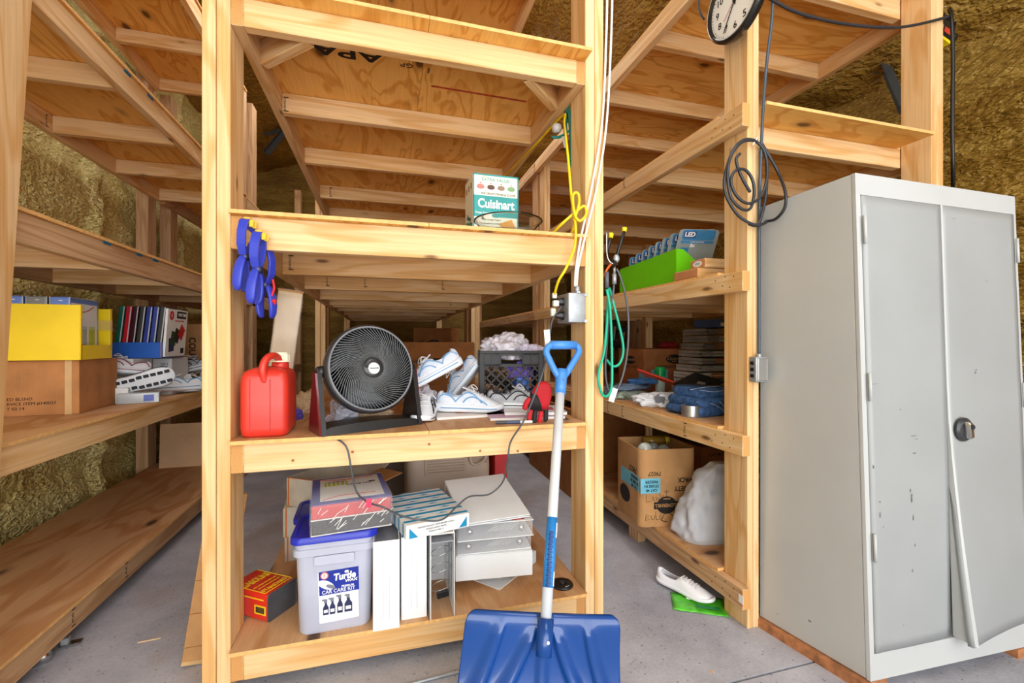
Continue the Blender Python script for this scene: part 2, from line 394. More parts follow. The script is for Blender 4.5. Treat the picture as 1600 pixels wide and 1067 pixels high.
# corner braces under the top shelf
def brace45(x, sgn, z0, z1):
    bm = B(); L = 0.25; box(bm, (0, 0, 0), (L, 0.036, z1 - z0), 0.002)
    for f in bm.faces:
        if abs(f.normal.x) > 0.9: f.material_index = 1
    obj('corner_brace', bm, [PINE, ENDG], cu, Vector((x, 1.70, (z0 + z1) / 2)) - cu.location, (0, 0, sgn * PI / 4))
brace45(-0.325, -1, 2.084, 2.168); brace45(0.61, 1, 2.084, 2.168)
# nail heads / stamps / print on this unit
for x, y, z in ((-0.405, 2.119, 2.12), (-0.35, 3.299, 2.125), (-0.385, 2.119, 1.44), (-0.30, 2.679, 1.44), (-0.1, 2.679, 1.44), (0.34, 2.679, 1.44), (0.55, 3.829, 1.44)):
    stamp(cu, x, y - 0.0005, z, 'NORWICH')
RED = plain('red_crayon', (196, 72, 40), 0.9, noise_amt=0.5, nscale=60)
def ptext(s, x, y, z, size, rz, **k): return write(cu, s, size, Vector((x, y, z)) - cu.location, 'bottom', INK, spin=rz, **k)
ptext('APA', -0.13, 1.765, 2.1695, 0.085, PI, bold=0.02, sx=1.6, name='plywood_print')
ptext('GP', 0.085, 1.78, 2.1695, 0.04, PI, name='plywood_print'); ptext('1', 0.17, 1.79, 2.1695, 0.05, PI, name='plywood_print')
bm = B(); box(bm, (0, 0, 0), (0.42, 0.012, 0.0008)); obj('crayon_mark', bm, RED, cu, Vector((0.40, 1.90, 2.1696)) - cu.location, (0, 0, 0.02))
for x, y, z in ((0.15, 1.5685, 0.745), (-0.28, 1.5685, 0.72), (-0.1, 1.5685, 0.735), (0.47, 1.5685, 0.70), (0.33, 1.5685, 0.71)):
    bm = B(); lathe(bm, [(0.0045, 0), (0.0048, 0.0006), (0.002, 0.0008)], 9); 
    obj('knot', bm, plain('knot_wood', (168, 100, 52), 0.7), cu, Vector((x, y, z)) - cu.location, (PI / 2, 0, 0))

# ---------- central unit, rear bay
cr = thing('shelving_unit', 'second pine bay standing behind the central unit, holding the snack carton', 'shelving', (0.142, 5.4, 0))
for x0, x1 in ((-0.533, -0.4955), (-0.4935, -0.456), (0.74, 0.7775), (0.7795, 0.816)):
    lumber(cr, 'post', (x0, 4.12, 0), (x1, 4.25, 2.3), 'z'); lumber(cr, 'post', (x0, 6.6, 0), (x1, 6.73, 2.3), 'z')
for (z0, z1) in ((0.045, 0.138), (0.690, 0.783), (1.388, 1.491), (2.082, 2.170)):
    lumber(cr, 'rail', (-0.456, 4.06, z0), (-0.421, 6.7, z1), 'y'); lumber(cr, 'rail', (0.705, 4.06, z0), (0.74, 6.7, z1), 'y')
    for y in (4.07, 4.54, 5.21, 5.78, 6.3, 6.65):
        lumber(cr, 'joist', (-0.4205, y, z0 + 0.002), (0.7045, y + 0.036, z1 - 0.001), 'x')
    sheet(cr, (-0.454, 4.05, z1 + 0.0005), (0.738, 6.7, z1 + 0.0125), 'y')

# ---------- left unit
lu = thing('shelving_unit', 'left pine shelving unit against the foam wall, yellow bin on its middle shelf', 'shelving', (-1.39, 2.8, 0))
NOL = [PINE, ENDG]
# front post leans a little: drawn from base to head
def leanpost(parent, x0, x1, base_hi, top_hi, wy, H_):
    bm = B()
    rings = []
    for z, yh in ((0, base_hi), (H_, top_hi)):
        rings.append([Vector((z, yh - wy, -x1)), Vector((z, yh, -x1)), Vector((z, yh, -x0)), Vector((z, yh - wy, -x0))])
    loft(bm, rings)
    obj('post', bm, NOL, parent, -parent.location, (0, -PI / 2, 0))
leanpost(lu, -1.082, -1.045, 1.556, 1.825, 0.20, 3.2)
leanpost(lu, -1.74, -1.702, 1.60, 1.60, 0.14, 3.2)
lumber(lu, 'post', (-1.78, 3.98, 0), (-1.702, 4.11, 3.2), 'z', [PINE2, ENDG]); lumber(lu, 'post', (-1.120, 4.0, 0), (-1.083, 4.13, 3.14), 'z', [PINE2, ENDG]); lumber(lu, 'post', (-1.158, 4.0, 0), (-1.122, 4.13, 3.14), 'z', [PINE2, ENDG])
for (z0, z1) in ((0.055, 0.143), (0.700, 0.788), (1.405, 1.503), (2.188, 2.280), (3.04, 3.13)):
    ys = 1.44; M_ = [PINE2, ENDG] if z0 < 2 else NOL
    lumber(lu, 'rail', (-1.118, ys, z0), (-1.083, 4.0, z1), 'y', M_ if z0 > 1 or z0 < .1 else NOL); lumber(lu, 'rail', (-1.70, ys, z0), (-1.665, 4.1, z1), 'y', M_)
    for y in (ys, 1.74, 2.32, 2.905, 3.48, 4.06):
        lumber(lu, 'joist', (-1.664, y, z0 + 0.002), (-1.119, y + 0.036, z1 - 0.001), 'x', NOL)
    sheet(lu, (-1.70, ys - 0.03, z1 + 0.0005), (-1.072, 4.1, z1 + 0.0125), 'y')
stamp(lu, -1.6645, 2.87, 2.235, 'NORWICH', face='right')
BLUEM = plain('blue_crayon', (30, 110, 150), 0.9)
for y, z in ((2.35, 2.281), (2.55, 2.281), (2.2, 1.504), (2.45, 1.504), (2.6, 1.504)):
    bm = B(); box(bm, (0, 0, 0), (0.004, 0.05, 0.012)); obj('paint_mark', bm, BLUEM, lu, Vector((-1.081, y, z - 0.004)) - lu.location)
for y, z in ((2.0, 0.10), (2.35, 0.10)): stamp(lu, -1.0825, y, z, 'STUD', face='right')
# ---------- left rear bay
lr = thing('shelving_unit', 'rear pine bay behind the left shelving unit, mostly hidden', 'shelving', (-1.39, 5.4, 0))
for x0, x1, y0 in ((-1.78, -1.702, 4.35), (-1.158, -1.083, 4.30), (-1.78, -1.702, 6.6), (-1.158, -1.083, 6.6)):
    lumber(lr, 'post', (x0, y0, 0), (x1, y0 + 0.13, 3.14), 'z', [PINE2, ENDG])
for (z0, z1) in ((0.055, 0.143), (0.700, 0.788), (1.405, 1.503), (2.188, 2.280)):
    lumber(lr, 'rail', (-1.118, 4.16, z0), (-1.083, 6.7, z1), 'y', [PINE2, ENDG]); lumber(lr, 'rail', (-1.70, 4.16, z0), (-1.665, 6.7, z1), 'y', [PINE2, ENDG])
    sheet(lr, (-1.70, 4.15, z1 + 0.0005), (-1.082, 6.7, z1 + 0.0125), 'y')

# ---------- right unit
ru = thing('shelving_unit', 'right pine shelving unit with nailed outer rails and the green bin', 'shelving', (1.83, 2.6, 0))
for x0, x1 in ((1.337, 1.3625), (1.3645, 1.391), (2.336, 2.373), (2.375, 2.411)):
    lumber(ru, 'post', (x0, 1.40, 0), (x1, 1.523, 3.05), 'z'); lumber(ru, 'post', (x0, 3.66, 0), (x1, 3.78, 2.72), 'z')
RL = ((0.085, 0.163), (0.665, 0.742), (1.292, 1.368), (1.915, 2.003), (2.615, 2.705))
for i, (z0, z1) in enumerate(RL):
    M_ = [PINE2, ENDG] if i < 2 else [PINE, ENDG]
    lumber(ru, 'rail', (1.300, 1.385, z0), (1.335, 3.80, z1), 'y', M_ if i == 0 else [PINE, ENDG]); lumber(ru, 'rail', (2.412, 1.42, z0), (2.447, 3.80, z1), 'y')
    lumber(ru, 'header', (1.392, 1.524, z0), (2.335, 1.560, z1), 'x')
    for y in (2.0, 2.56, 3.1, 3.72):
        lumber(ru, 'joist', (1.336, y, z0 + 0.002), (2.411, y + 0.036, z1 - 0.001), 'x')
    if i >= 3:
        sheet(ru, (1.40, 1.372, z1 + 0.0005), (2.31, 1.524, z1 + 0.0125), 'x')
    sheet(ru, (1.308, 1.526, z1 + 0.0005), (2.44, 2.58, z1 + 0.0125), 'x'); sheet(ru, (1.308, 2.582, z1 + 0.0005), (2.44, 3.80, z1 + 0.0125), 'x')
    for dy, dz in ((0.03, 0.06), (0.05, 0.02), (0.075, 0.065), (0.09, 0.03), (0.13, 0.055), (0.15, 0.025)):
        bm = B(); box(bm, (0, 0, 0), (0.002, 0.005, 0.005), 0.001)
        obj('nail_head', bm, INK, ru, Vector((1.2998, 1.40 + dy, z0 + dz)) - ru.location)
for y, z, i in ((1.72, 0.705, 1), (2.27, 0.705, 1), (2.44, 0.705, 1), (2.25, 1.995, 3)):
    stamp(ru, 1.2995, y, z - 0.0, 'STUD', 0.066, 'left')
lumber(ru, 'block', (1.34, 2.17, 0.0), (1.385, 2.27, 0.084), 'z', [PINE2, ENDG])
stk = patch(ru, 0.022, 0.03, Vector((1.299, 1.392, 0.125)) - ru.location, 'left', PAPER, 'price_sticker'); stk['label'] = 'white sticker on rail end'
# ---------- right rear bay
rr = thing('shelving_unit', 'rear pine bay behind the right shelving unit, seen past the central posts', 'shelving', (1.83, 5.2, 0))
for x0, x1, y0 in ((1.337, 1.391, 3.86), (2.336, 2.411, 3.86), (1.337, 1.391, 6.5), (2.336, 2.411, 6.5)):
    lumber(rr, 'post', (x0, y0, 0), (x1, y0 + 0.12, 2.72), 'z', [PINE2, ENDG])
for (z0, z1) in RL:
    lumber(rr, 'rail', (1.300, 3.82, z0), (1.335, 6.6, z1), 'y', [PINE2, ENDG])
    for y in (4.3, 5.0, 5.8): lumber(rr, 'joist', (1.336, y, z0 + 0.002), (2.411, y + 0.036, z1 - 0.001), 'x', [PINE2, ENDG])
    sheet(rr, (1.308, 3.81, z1 + 0.0005), (2.44, 6.6, z1 + 0.0125), 'x')
# upright boards standing behind the left post of the central unit (rear of the left aisle) are the left bay's posts
# ================================================================ BUILDERS
def crumple(name, size, mat, seed=0, amp=0.25, freq=2.4, parent=None, loc=(0, 0, 0), rot=(0, 0, 0), sub=5, flat=0.55, sharp=True):
    bm = B(); bmesh.ops.create_icosphere(bm, subdivisions=sub, radius=0.5)
    for v in bm.verts:
        p = v.co.copy(); q = p * freq + Vector((seed * 3.7, seed * 1.3, seed * 2.1))
        d = noise.fractal(q, 0.8, 2.0, 4) * amp
        if sharp: d += (0.5 - abs(noise.noise(q * 2.3))) * amp * 0.5 - amp * 0.15
        p = p * (1 + d * 1.2)
        p.z = max(p.z, -0.5 * flat)
        v.co = Vector((p.x * size[0], p.y * size[1], (p.z + 0.5 * flat) * size[2]))
    return obj(name, bm, mat, parent, loc, rot, smooth=True)
def carton(name, label, w, d, h, loc, rz, mat=None, cat='box', group=None, tape=True, rough=0.003, rot=None):
    t = thing(name, label, cat, loc, rot or (0, 0, rz), group)
    bm = B(); box(bm, (0, 0, h / 2), (w, d, h), rough, seg=2)
    obj('carton_body', bm, mat or KRAFT, t)
    if tape:
        bm = B(); box(bm, (0, 0, h + 0.0006), (w * 0.98, 0.05, 0.0012)); obj('packing_tape', bm, plain('packing_tape', (206, 168, 118), 0.25), t)
    return t
def open_carton(t, w, d, h, mat, th=0.005, rounded=0.0):
    bm = B(); r = max(rounded, 0.004)
    loft(bm, [rring(w, d, r, 0), rring(w, d, r, h), rring(w - 2 * th, d - 2 * th, max(r - th, 0.001), h), rring(w - 2 * th, d - 2 * th, max(r - th, 0.001), th)])
    return obj('carton_body', bm, mat, t, auto=True)
def shoe(name, label, loc, rot, upper, accent, solec, L=0.27, W=1.0, group=None, tread=None, style='run', lacec=None):
    t = thing(name, label, 'shoe', loc, rot, group)
    ts = [0.0, 0.03, 0.09, 0.18, 0.28, 0.38, 0.47, 0.56, 0.66, 0.76, 0.85, 0.92, 0.97, 1.0]
    ws = [0.012, 0.024, 0.033, 0.036, 0.036, 0.036, 0.038, 0.041, 0.045, 0.047, 0.044, 0.036, 0.024, 0.008]
    hs = [0.066, 0.080, 0.084, 0.076, 0.071, 0.078, 0.090, 0.084, 0.070, 0.057, 0.047, 0.038, 0.028, 0.016]
    if style == 'plain': hs = [0.058, 0.062, 0.058, 0.05, 0.046, 0.05, 0.06, 0.056, 0.049, 0.043, 0.038, 0.031, 0.023, 0.013]
    k = L / 0.27; z0 = (0.022 if style == 'run' else 0.015)
    def surf(tt, ph, off=0.0):
        tt = min(max(tt, 0), 1)
        for i in range(len(ts) - 1):
            if ts[i] <= tt <= ts[i + 1]: break
        f = (tt - ts[i]) / (ts[i + 1] - ts[i]); w_ = ws[i] * (1 - f) + ws[i + 1] * f; h_ = hs[i] * (1 - f) + hs[i + 1] * f
        c = math.cos(ph); s_ = math.sin(ph)
        y = (w_ * W + off) * (abs(c) ** 0.75) * (1 if c > 0 else -1) * (1 - 0.18 * s_)
        return Vector(((tt - 0.5) * L, y * k, (z0 + (h_ - z0 + off) * max(s_, 0) ** 0.8) * k))
    N = 18; bm = B(); rows = []
    for tt in ts: rows.append([bm.verts.new(surf(tt, PI * j / N)) for j in range(N + 1)])
    for i in range(len(ts) - 1):
        for j in range(N):
            if 2 <= i <= 4 and 5 <= j <= N - 6: continue
            bm.faces.new((rows[i][j], rows[i][j + 1], rows[i + 1][j + 1], rows[i + 1][j]))
    bm.faces.new(rows[0]); bm.faces.new(rows[-1])
    o = obj('shoe_upper', bm, upper, t, smooth=True)
    md = o.modifiers.new('s', 'SOLIDIFY'); md.thickness = 0.0035 * k; md.offset = -1
    md = o.modifiers.new('b', 'SUBSURF'); md.levels = 1; md.render_levels = 1
    # insole and tongue
    bm = B(); prism(bm, [(surf(tt, 0).x, surf(tt, 0).y * 0.85) for tt in ts[1:8]] + [(surf(tt, PI).x, surf(tt, PI).y * 0.85) for tt in ts[7:0:-1]], 0.004, Matrix.Translation((0, 0, (z0 + 0.004) * k)))
    obj('insole', bm, plain('shoe_lining', (150, 150, 156), 0.9), t)
    if style == 'run':
        bm = B(); loft(bm, [[Vector((x * L, y * k, (z + dz) * k)) for y, dz in ((-0.02, 0), (0.02, 0), (0.018, 0.004), (-0.018, 0.004))] for x, z in ((-0.1, 0.096), (-0.03, 0.088), (0.05, 0.08))]); obj('tongue', bm, upper, t)
    # midsole
    rings = []
    for tt, w_ in zip(ts, ws):
        x = (tt - 0.5) * L * 1.02; ww = (w_ + 0.004) * k * W; zb = (0.012 * max(0, tt - 0.8) / 0.2 + 0.004 * max(0, 0.1 - tt) / 0.1) * k
        zt = (z0 + 0.004 + (0.008 * (1 - tt) if style == 'run' else 0)) * k + zb * 0.6
        rings.append([Vector((x, -ww, zb + 0.003)), Vector((x, -ww * 0.9, zb)), Vector((x, ww * 0.9, zb)), Vector((x, ww, zb + 0.003)), Vector((x, ww * 1.02, zt)), Vector((x, ww * 0.8, zt + 0.001)), Vector((x, -ww * 0.8, zt + 0.001)), Vector((x, -ww * 1.02, zt))])
    bm = B(); loft(bm, rings); o = obj('midsole', bm, solec, t, smooth=True)
    md = o.modifiers.new('b', 'SUBSURF'); md.levels = 1; md.render_levels = 1
    if style == 'plain':
        pass
    else:
        for sd in (0, 1):
            for q, (a, b_, f0, f1) in enumerate(((0.30, 0.70, 0.10, 0.30), (0.42, 0.78, 0.07, 0.2), (0.04, 0.3, 0.12, 0.3))):
                pts = []
                for i in range(9):
                    u = i / 8; tt = a + (b_ - a) * u; ph = PI * (f0 + (f1 - f0) * math.sin(PI * u) ** 0.8)
                    if sd: ph = PI - ph
                    pts.append(surf(tt, ph, 0.0012))
                bm = B(); tube(bm, pts, 0.0028 * k, 5); obj('side_stripe', bm, accent, t)
            # strip along midsole
            bm = B(); tube(bm, [Vector(((tt - 0.5) * L, (w_ + 0.0045) * k * W * (1 if sd else -1), 0.016 * k + 0.004 * (1 - tt))) for tt, w_ in list(zip(ts, ws))[2:-2]], 0.0022 * k, 5)
            obj('sole_stripe', bm, accent, t)
    lm = lacec or WHITE
    for i in range(6):
        tt = 0.47 + 0.052 * i; bm = B(); a0, a1 = (0.36, 0.64)
        sg = 1 if i % 2 else -1
        tube(bm, [surf(tt + sg * 0.018 * (u / 5 - 0.5), PI * (a0 + (a1 - a0) * u / 5), 0.003) for u in range(6)], 0.0024 * k, 5); obj('lace', bm, lm, t)
    if style == 'run':
        c = surf(0.46, PI / 2, 0.004)
        for sg in (-1, 1):
            bm = B(); tube(bm, spline([c, c + Vector((0.02, sg * 0.025, 0.012)) * k, c + Vector((0.035, sg * 0.045, -0.008)) * k, c + Vector((0.01, sg * 0.03, 0.0)) * k, c], 5), 0.0022 * k, 5); obj('lace', bm, lm, t)
    if tread:
        for i in range(9):
            tt = 0.06 + i * 0.105
            for sg in (-1, 1):
                w_ = 0.032 if tt < 0.4 else 0.04
                bm = B(); box(bm, ((tt - 0.5) * L, sg * w_ * 0.62 * k, -0.001 + 0.01 * max(0, tt - 0.8) / 0.2), (0.022 * k, 0.016 * k, 0.006), 0.002); obj('tread_block', bm, tread, t)
    return t
def binder(name, label, loc, rot, w, d, th, mat, group=None, rings_=True, spine='back', label_mat=None, rm=None):
    """ring binder lying flat: covers in XY, spine along one edge, height th"""
    t = thing(name, label, 'binder', loc, rot, group)
    p = 0.003
    bm = B(); box(bm, (0, 0, p / 2), (w, d, p), 0.001); obj('cover', bm, mat, t)
    bm = B(); box(bm, (0, 0, th - p / 2), (w, d, p), 0.001); obj('cover', bm, mat, t)
    sy = {'back': (0, d / 2 - p / 2, w, p), 'front': (0, -d / 2 + p / 2, w, p), 'left': (-w / 2 + p / 2, 0, p, d), 'right': (w / 2 - p / 2, 0, p, d)}[spine]
    bm = B(); box(bm, (sy[0], sy[1], th / 2), (sy[2], sy[3], th - 2 * p - 0.0005)); obj('spine', bm, mat, t)
    if rings_:
        horiz = spine in ('back', 'front')
        for i in (-1, 0, 1):
            bm = B(); R_ = th * 0.36; pts = []
            for a in range(16):
                an = 2 * PI * a / 16; c_ = R_ * math.cos(an); s_ = R_ * math.sin(an) * 0.95 + th / 2
                if horiz: pts.append((i * w * 0.33, (-1 if spine == 'front' else 1) * (d / 2 - R_ - 0.02) + c_, s_))
                else: pts.append(((1 if spine == 'right' else -1) * (w / 2 - R_ - 0.01) + c_, i * d * 0.33, s_))
            tube(bm, pts, 0.0018, 6, closed=True); obj('ring', bm, CHROME, t, smooth=True)
    return t

# ================================================================ CENTRAL UNIT: BOTTOM SHELF  (top of sheet z = 0.1505)
ZB = 0.1506
# red fuel tin lying on its side
t = thing('fuel_tin', 'red and yellow rectangular fuel tin lying on its side, grey end outwards', 'tin can', (-0.412, 1.775, ZB), (0, 0, math.radians(54.5)))
# local x = width of the end (0.124), local y = length back-left
TR = plain('tin_red', (214, 44, 28), 0.3, noise_amt=0.08, coat=0.3); TY = plain('tin_yellow', (244, 206, 40), 0.35); TG = plain('tin_grey_end', (104, 106, 112), 0.45, metal=0.5, noise_amt=0.3)
bm = B(); M_ = Matrix.Rotation(PI / 2, 4, 'X')
loft(bm, [[Vector((x, y, z + 0.048)) for x, z in rrect(0.124, 0.094, 0.012)] for y in (-0.085, 0.095)])
obj('tin_body', bm, TR, t, auto=True)
bm = B(); loft(bm, [[Vector((x, y, z + 0.048)) for x, z in rrect(0.120, 0.090, 0.011)] for y in (-0.0865, -0.084)]); obj('tin_end', bm, TG, t)
bm = B(); tube(bm, [Vector((x, -0.0865, z + 0.048)) for x, z in rrect(0.122, 0.092, 0.011)], 0.0018, 6, closed=True); obj('rolled_seam', bm, TG, t)
for (a, b_) in (((-0.055, -0.07), (-0.055, 0.09)), ((0.055, -0.07), (0.055, 0.09)), ((-0.055, -0.07), (0.055, -0.07))):
    bm = B(); tube(bm, [(a[0], a[1], 0.0955), (b_[0], b_[1], 0.0955)], 0.0014, 4); obj('yellow_line', bm, TY, t)
write(t, 'GASOLINE', 0.044, (0.0, 0.035, 0.0955), 'top', TY, spin=0, bold=0.02, sx=0.52); write(t, 'STANDARD', 0.024, (0.0, -0.052, 0.0955), 'top', TY, bold=0.02, sx=0.8)
write(t, 'MIX WELL BEFORE USE', 0.009, (0.0, -0.008, 0.0955), 'top', TY)
write(t, 'FOR USE AS A MOTOR FUEL', 0.007, (0.0, -0.026, 0.0955), 'top', TY)
patch(t, 0.05, 0.03, (-0.0622, -0.055, 0.04), 'left', TY, 'yellow_panel')
bm = B()
for i in range(7):
    bm2 = B(); box(bm2, (0, 0, 0), (0.0008, 0.004, 0.02)); obj('barcode_bar', bm2, INK, t, (-0.0634, -0.072 + i * 0.0055, 0.04))
bm.free()
bm = B(); box(bm, (-0.0622, 0.01, 0.075), (0.001, 0.16, 0.004)); obj('yellow_line', bm, TY, t)

# plastic tubs
TUB = plain('frosted_plastic', (216, 219, 238), 0.32, noise_amt=0.05, trans=0.35, spec=0.4); LID = plain('blue_lid', (34, 46, 176), 0.35)
def tub(name, label, loc, rz, w, d, h, lid_off=0.0):
    t = thing(name, label, 'tub', loc, rz)
    s = lambda k: (w * k, d * k)
    bm = B()
    prof = [(0.84, 0.0), (0.87, 0.006), (0.93, h * 0.80), (1.0, h * 0.80 + 0.004), (1.0, h * 0.88), (0.96, h * 0.885), (0.97, h * 0.93), (0.97, h * 0.94), (0.97, h * 0.975)]
    outer = [rring(w * k, d * k, 0.03, z) for k, z in prof]; inner = [rring(w * k - 0.006, d * k - 0.006, 0.028, max(z, 0.004)) for k, z in reversed(prof)]
    loft(bm, outer + inner); obj('tub_wall', bm, TUB, t, auto=True)
    bm = B(); lofts = [(0.98, h * 0.945), (1.055, h * 0.945), (1.055, h - 0.001), (1.02, h + 0.004), (0.93, h + 0.004), (0.92, h), (0.02, h)]
    loft(bm, [rring(w * k, d * k, min(0.032, w * k * 0.3), z) for k, z in lofts]); obj('lid', bm, LID, t, auto=True)
    return t
t = tub('plastic_tub', 'frosted plastic tub with blue lid and car care kit label', (-0.157, 1.668, ZB), 0.02, 0.255, 0.215, 0.318)
bm = B(); 
patch(t, 0.12, 0.028, (0.0, -0.1085, 0.243), 'front', TUB, 'moulded_panel', t=0.003, r=0.005)
TWB = plain('label_blue', (26, 46, 150), 0.35); TWW = plain('label_white', (228, 230, 238), 0.4, noise_amt=0.04)
lr_ = math.radians(3.2)
fr = (PI / 2 + 0.026, 0, 0)
ly = lambda z, off=0.0: -(0.0938 + 0.0262 * z) - off
lab = patch(t, 0.122, 0.170, (0.012, ly(0.118), 0.118), fr, TWW, 'label', spin=0.03, r=0.004)
patch(t, 0.122, 0.078, (0.0135, ly(0.164, .0009), 0.164), fr, TWB, 'label_band', spin=0.03, t=0.0006)
oval(t, 0.024, 0.024, (-0.031, ly(0.188, .0016), 0.188), fr, plain('label_orange', (240, 130, 90), 0.4), 'badge', t=0.0005); oval(t, 0.017, 0.017, (-0.031, ly(0.188, .0022), 0.188), fr, TWW, 'badge_ring', t=0.0005); write(t, '5', 0.013, (-0.031, ly(0.188, .0032), 0.188), fr, plain('label_orange', (240, 130, 90)), bold=0.03)
oval(t, 0.054, 0.026, (-0.026, ly(0.151, .0016), 0.157), fr, TWW, 'car_picture', spin=-0.5, t=0.0005); oval(t, 0.03, 0.012, (-0.012, ly(0.151, .0022), 0.15), fr, plain('pic_grey', (120, 124, 136)), 'car_picture', spin=-0.4, t=0.0005)
write(t, 'Turtle', 0.030, (0.03, ly(0.179, .0024), 0.179), fr, PAPER, bold=0.045, sx=0.9, shear=0.15, spin=0.05); write(t, 'WAX', 0.012, (0.05, ly(0.163, .0024), 0.163), fr, PAPER, bold=0.04, sx=1.3, shear=0.2, spin=0.05)
oval(t, 0.014, 0.009, (0.037, ly(0.1935, .0024), 0.1935), fr, PAPER, 'turtle_mark', t=0.0005)
write(t, 'PREMIUM', 0.0085, (0.04, ly(0.146, .0024), 0.146), fr, PAPER, bold=0.03, sx=1.1, spin=0.03); write(t, 'CAR CARE KIT', 0.0165, (0.012, ly(0.134, .0024), 0.134), fr, PAPER, bold=0.012, sx=0.95, spin=0.03)
for i, (dx, hh, tr) in enumerate(((-0.033, 0.040, 0), (-0.013, 0.042, 0), (0.010, 0.048, 0), (0.036, 0.046, 1))):
    bw = 0.017 if i < 3 else 0.024
    bm = B(); pr_ = [(-bw / 2, 0), (bw / 2, 0), (bw / 2, hh * 0.6), (bw * 0.2, hh * 0.85), (bw * 0.2, hh), (-bw * 0.2, hh), (-bw * 0.2, hh * 0.85), (-bw / 2, hh * 0.6)]
    prism(bm, pr_, 0.0006); obj('bottle_picture', bm, plain('pic_navy', (40, 44, 84), 0.4), t, (dx + 0.006, ly(0.058, .0009), 0.058), fr)
    patch(t, bw * 0.7, hh * 0.25, (dx + 0.006, ly(0.058, .0016), 0.058 + hh * 0.3), fr, TWW, 'bottle_label', t=0.0004)
    bm = B(); prism(bm, [(-0.006, 0), (0.004, 0), (0.004, 0.012), (-0.012, 0.012), (-0.012, 0.008), (-0.006, 0.006)], 0.0006); obj('spray_head_picture', bm, plain('pic_grey', (120, 124, 136)), t, (dx + 0.006, ly(0.1, .0009), 0.058 + hh), fr)
t = tub('plastic_tub', 'second tub with blue lid, half hidden behind the labelled tub', (-0.205, 1.93, ZB), 0.05, 0.24, 0.215, 0.283)

# shrink-wrapped pair of view binders on the tub
WRAP = plain('shrink_wrap', (232, 232, 236), 0.12, noise_amt=0.1, alpha=0.16, spec=0.9)
VB = plain('binder_blue', (62, 80, 176), 0.35); VR = plain('binder_red', (188, 34, 36), 0.3, coat=0.3); VK = plain('binder_black', (34, 33, 34), 0.25, noise_amt=0.4, nscale=20)
t = thing('binder_pack', 'shrink-wrapped pair of view binders lying across the labelled tub lid', 'binder pack', (-0.118, 1.712, 0.4745), (0, 0, math.radians(7)))
bm = B(); box(bm, (0, 0, 0.075), (0.248, 0.29, 0.045), 0.003); obj('red_binder', bm, VR, t)
bm = B(); box(bm, (0, 0, 0.0265), (0.246, 0.288, 0.05), 0.003); obj('black_binder', bm, VK, t)
bm = B(); box(bm, (0, 0, 0.0985), (0.25, 0.292, 0.002), 0.0008); obj('blue_cover', bm, VB, t)
patch(t, 0.205, 0.245, (0.004, 0.008, 0.0996), 'top', PAPER, 'title_sheet')
for z in (0.001, 0.0505): 
    bm = B(); box(bm, (0, 0, z), (0.252, 0.294, 0.003), 0.001); obj('cover_edge', bm, PAPER, t)
patch(t, 0.08, 0.05, (-0.045, 0.06, 0.1005), 'top', plain('pic_green', (188, 196, 70), 0.5), 'picture', r=0.004); patch(t, 0.07, 0.012, (-0.045, 0.08, 0.1012), 'top', plain('pic_grey', (120, 124, 136)), 'picture')
for i in range(5): patch(t, 0.004, 0.044, (-0.075 + i * 0.015, 0.06, 0.1014), 'top', PAPER, 'picture_tab')
bm = B(); tube(bm, spline([(-0.1, 0.125, 0.1008), (-0.02, 0.1, 0.1008), (0.09, 0.12, 0.1008)], 8), 0.0014, 4); obj('red_swoosh', bm, VR, t)
bm = B(); tube(bm, spline([(-0.09, -0.11, 0.1008), (-0.03, -0.08, 0.1008), (0.08, -0.085, 0.1008)], 8), 0.0016, 4); obj('red_swoosh', bm, VR, t)
write(t, 'View Binders', 0.016, (0.035, 0.035, 0.1012), 'top', INK, spin=PI, bold=0.01); patch(t, 0.022, 0.012, (0.08, 0.05, 0.1005), 'top', INK, 'size_mark')
bm = B()
loft(bm, [rring(0.258, 0.300, 0.006, 0.0), rring(0.262, 0.304, 0.006, 0.05), rring(0.258, 0.300, 0.006, 0.1035)]); 
bmesh.ops.subdivide_edges(bm, edges=bm.edges[:], cuts=3, use_grid_fill=True)
for v in bm.verts: v.co += v.co.normalized() * 0.002 * noise.noise(v.co * 60)
obj('plastic_film', bm, WRAP, t, smooth=True)
random.seed(3)
for i in range(26):
    x = -0.115 + 0.23 * random.random(); z = 0.012 + 0.07 * random.random(); l_ = 0.012 + 0.03 * random.random(); a = 0.5 + random.random() * 0.6
    bm = B(); tube(bm, [(x, -0.1525, z), (x + l_ * math.cos(a), -0.1530, min(z + l_ * math.sin(a), 0.098))], 0.0011, 4); obj('film_crease', bm, PAPER, t)

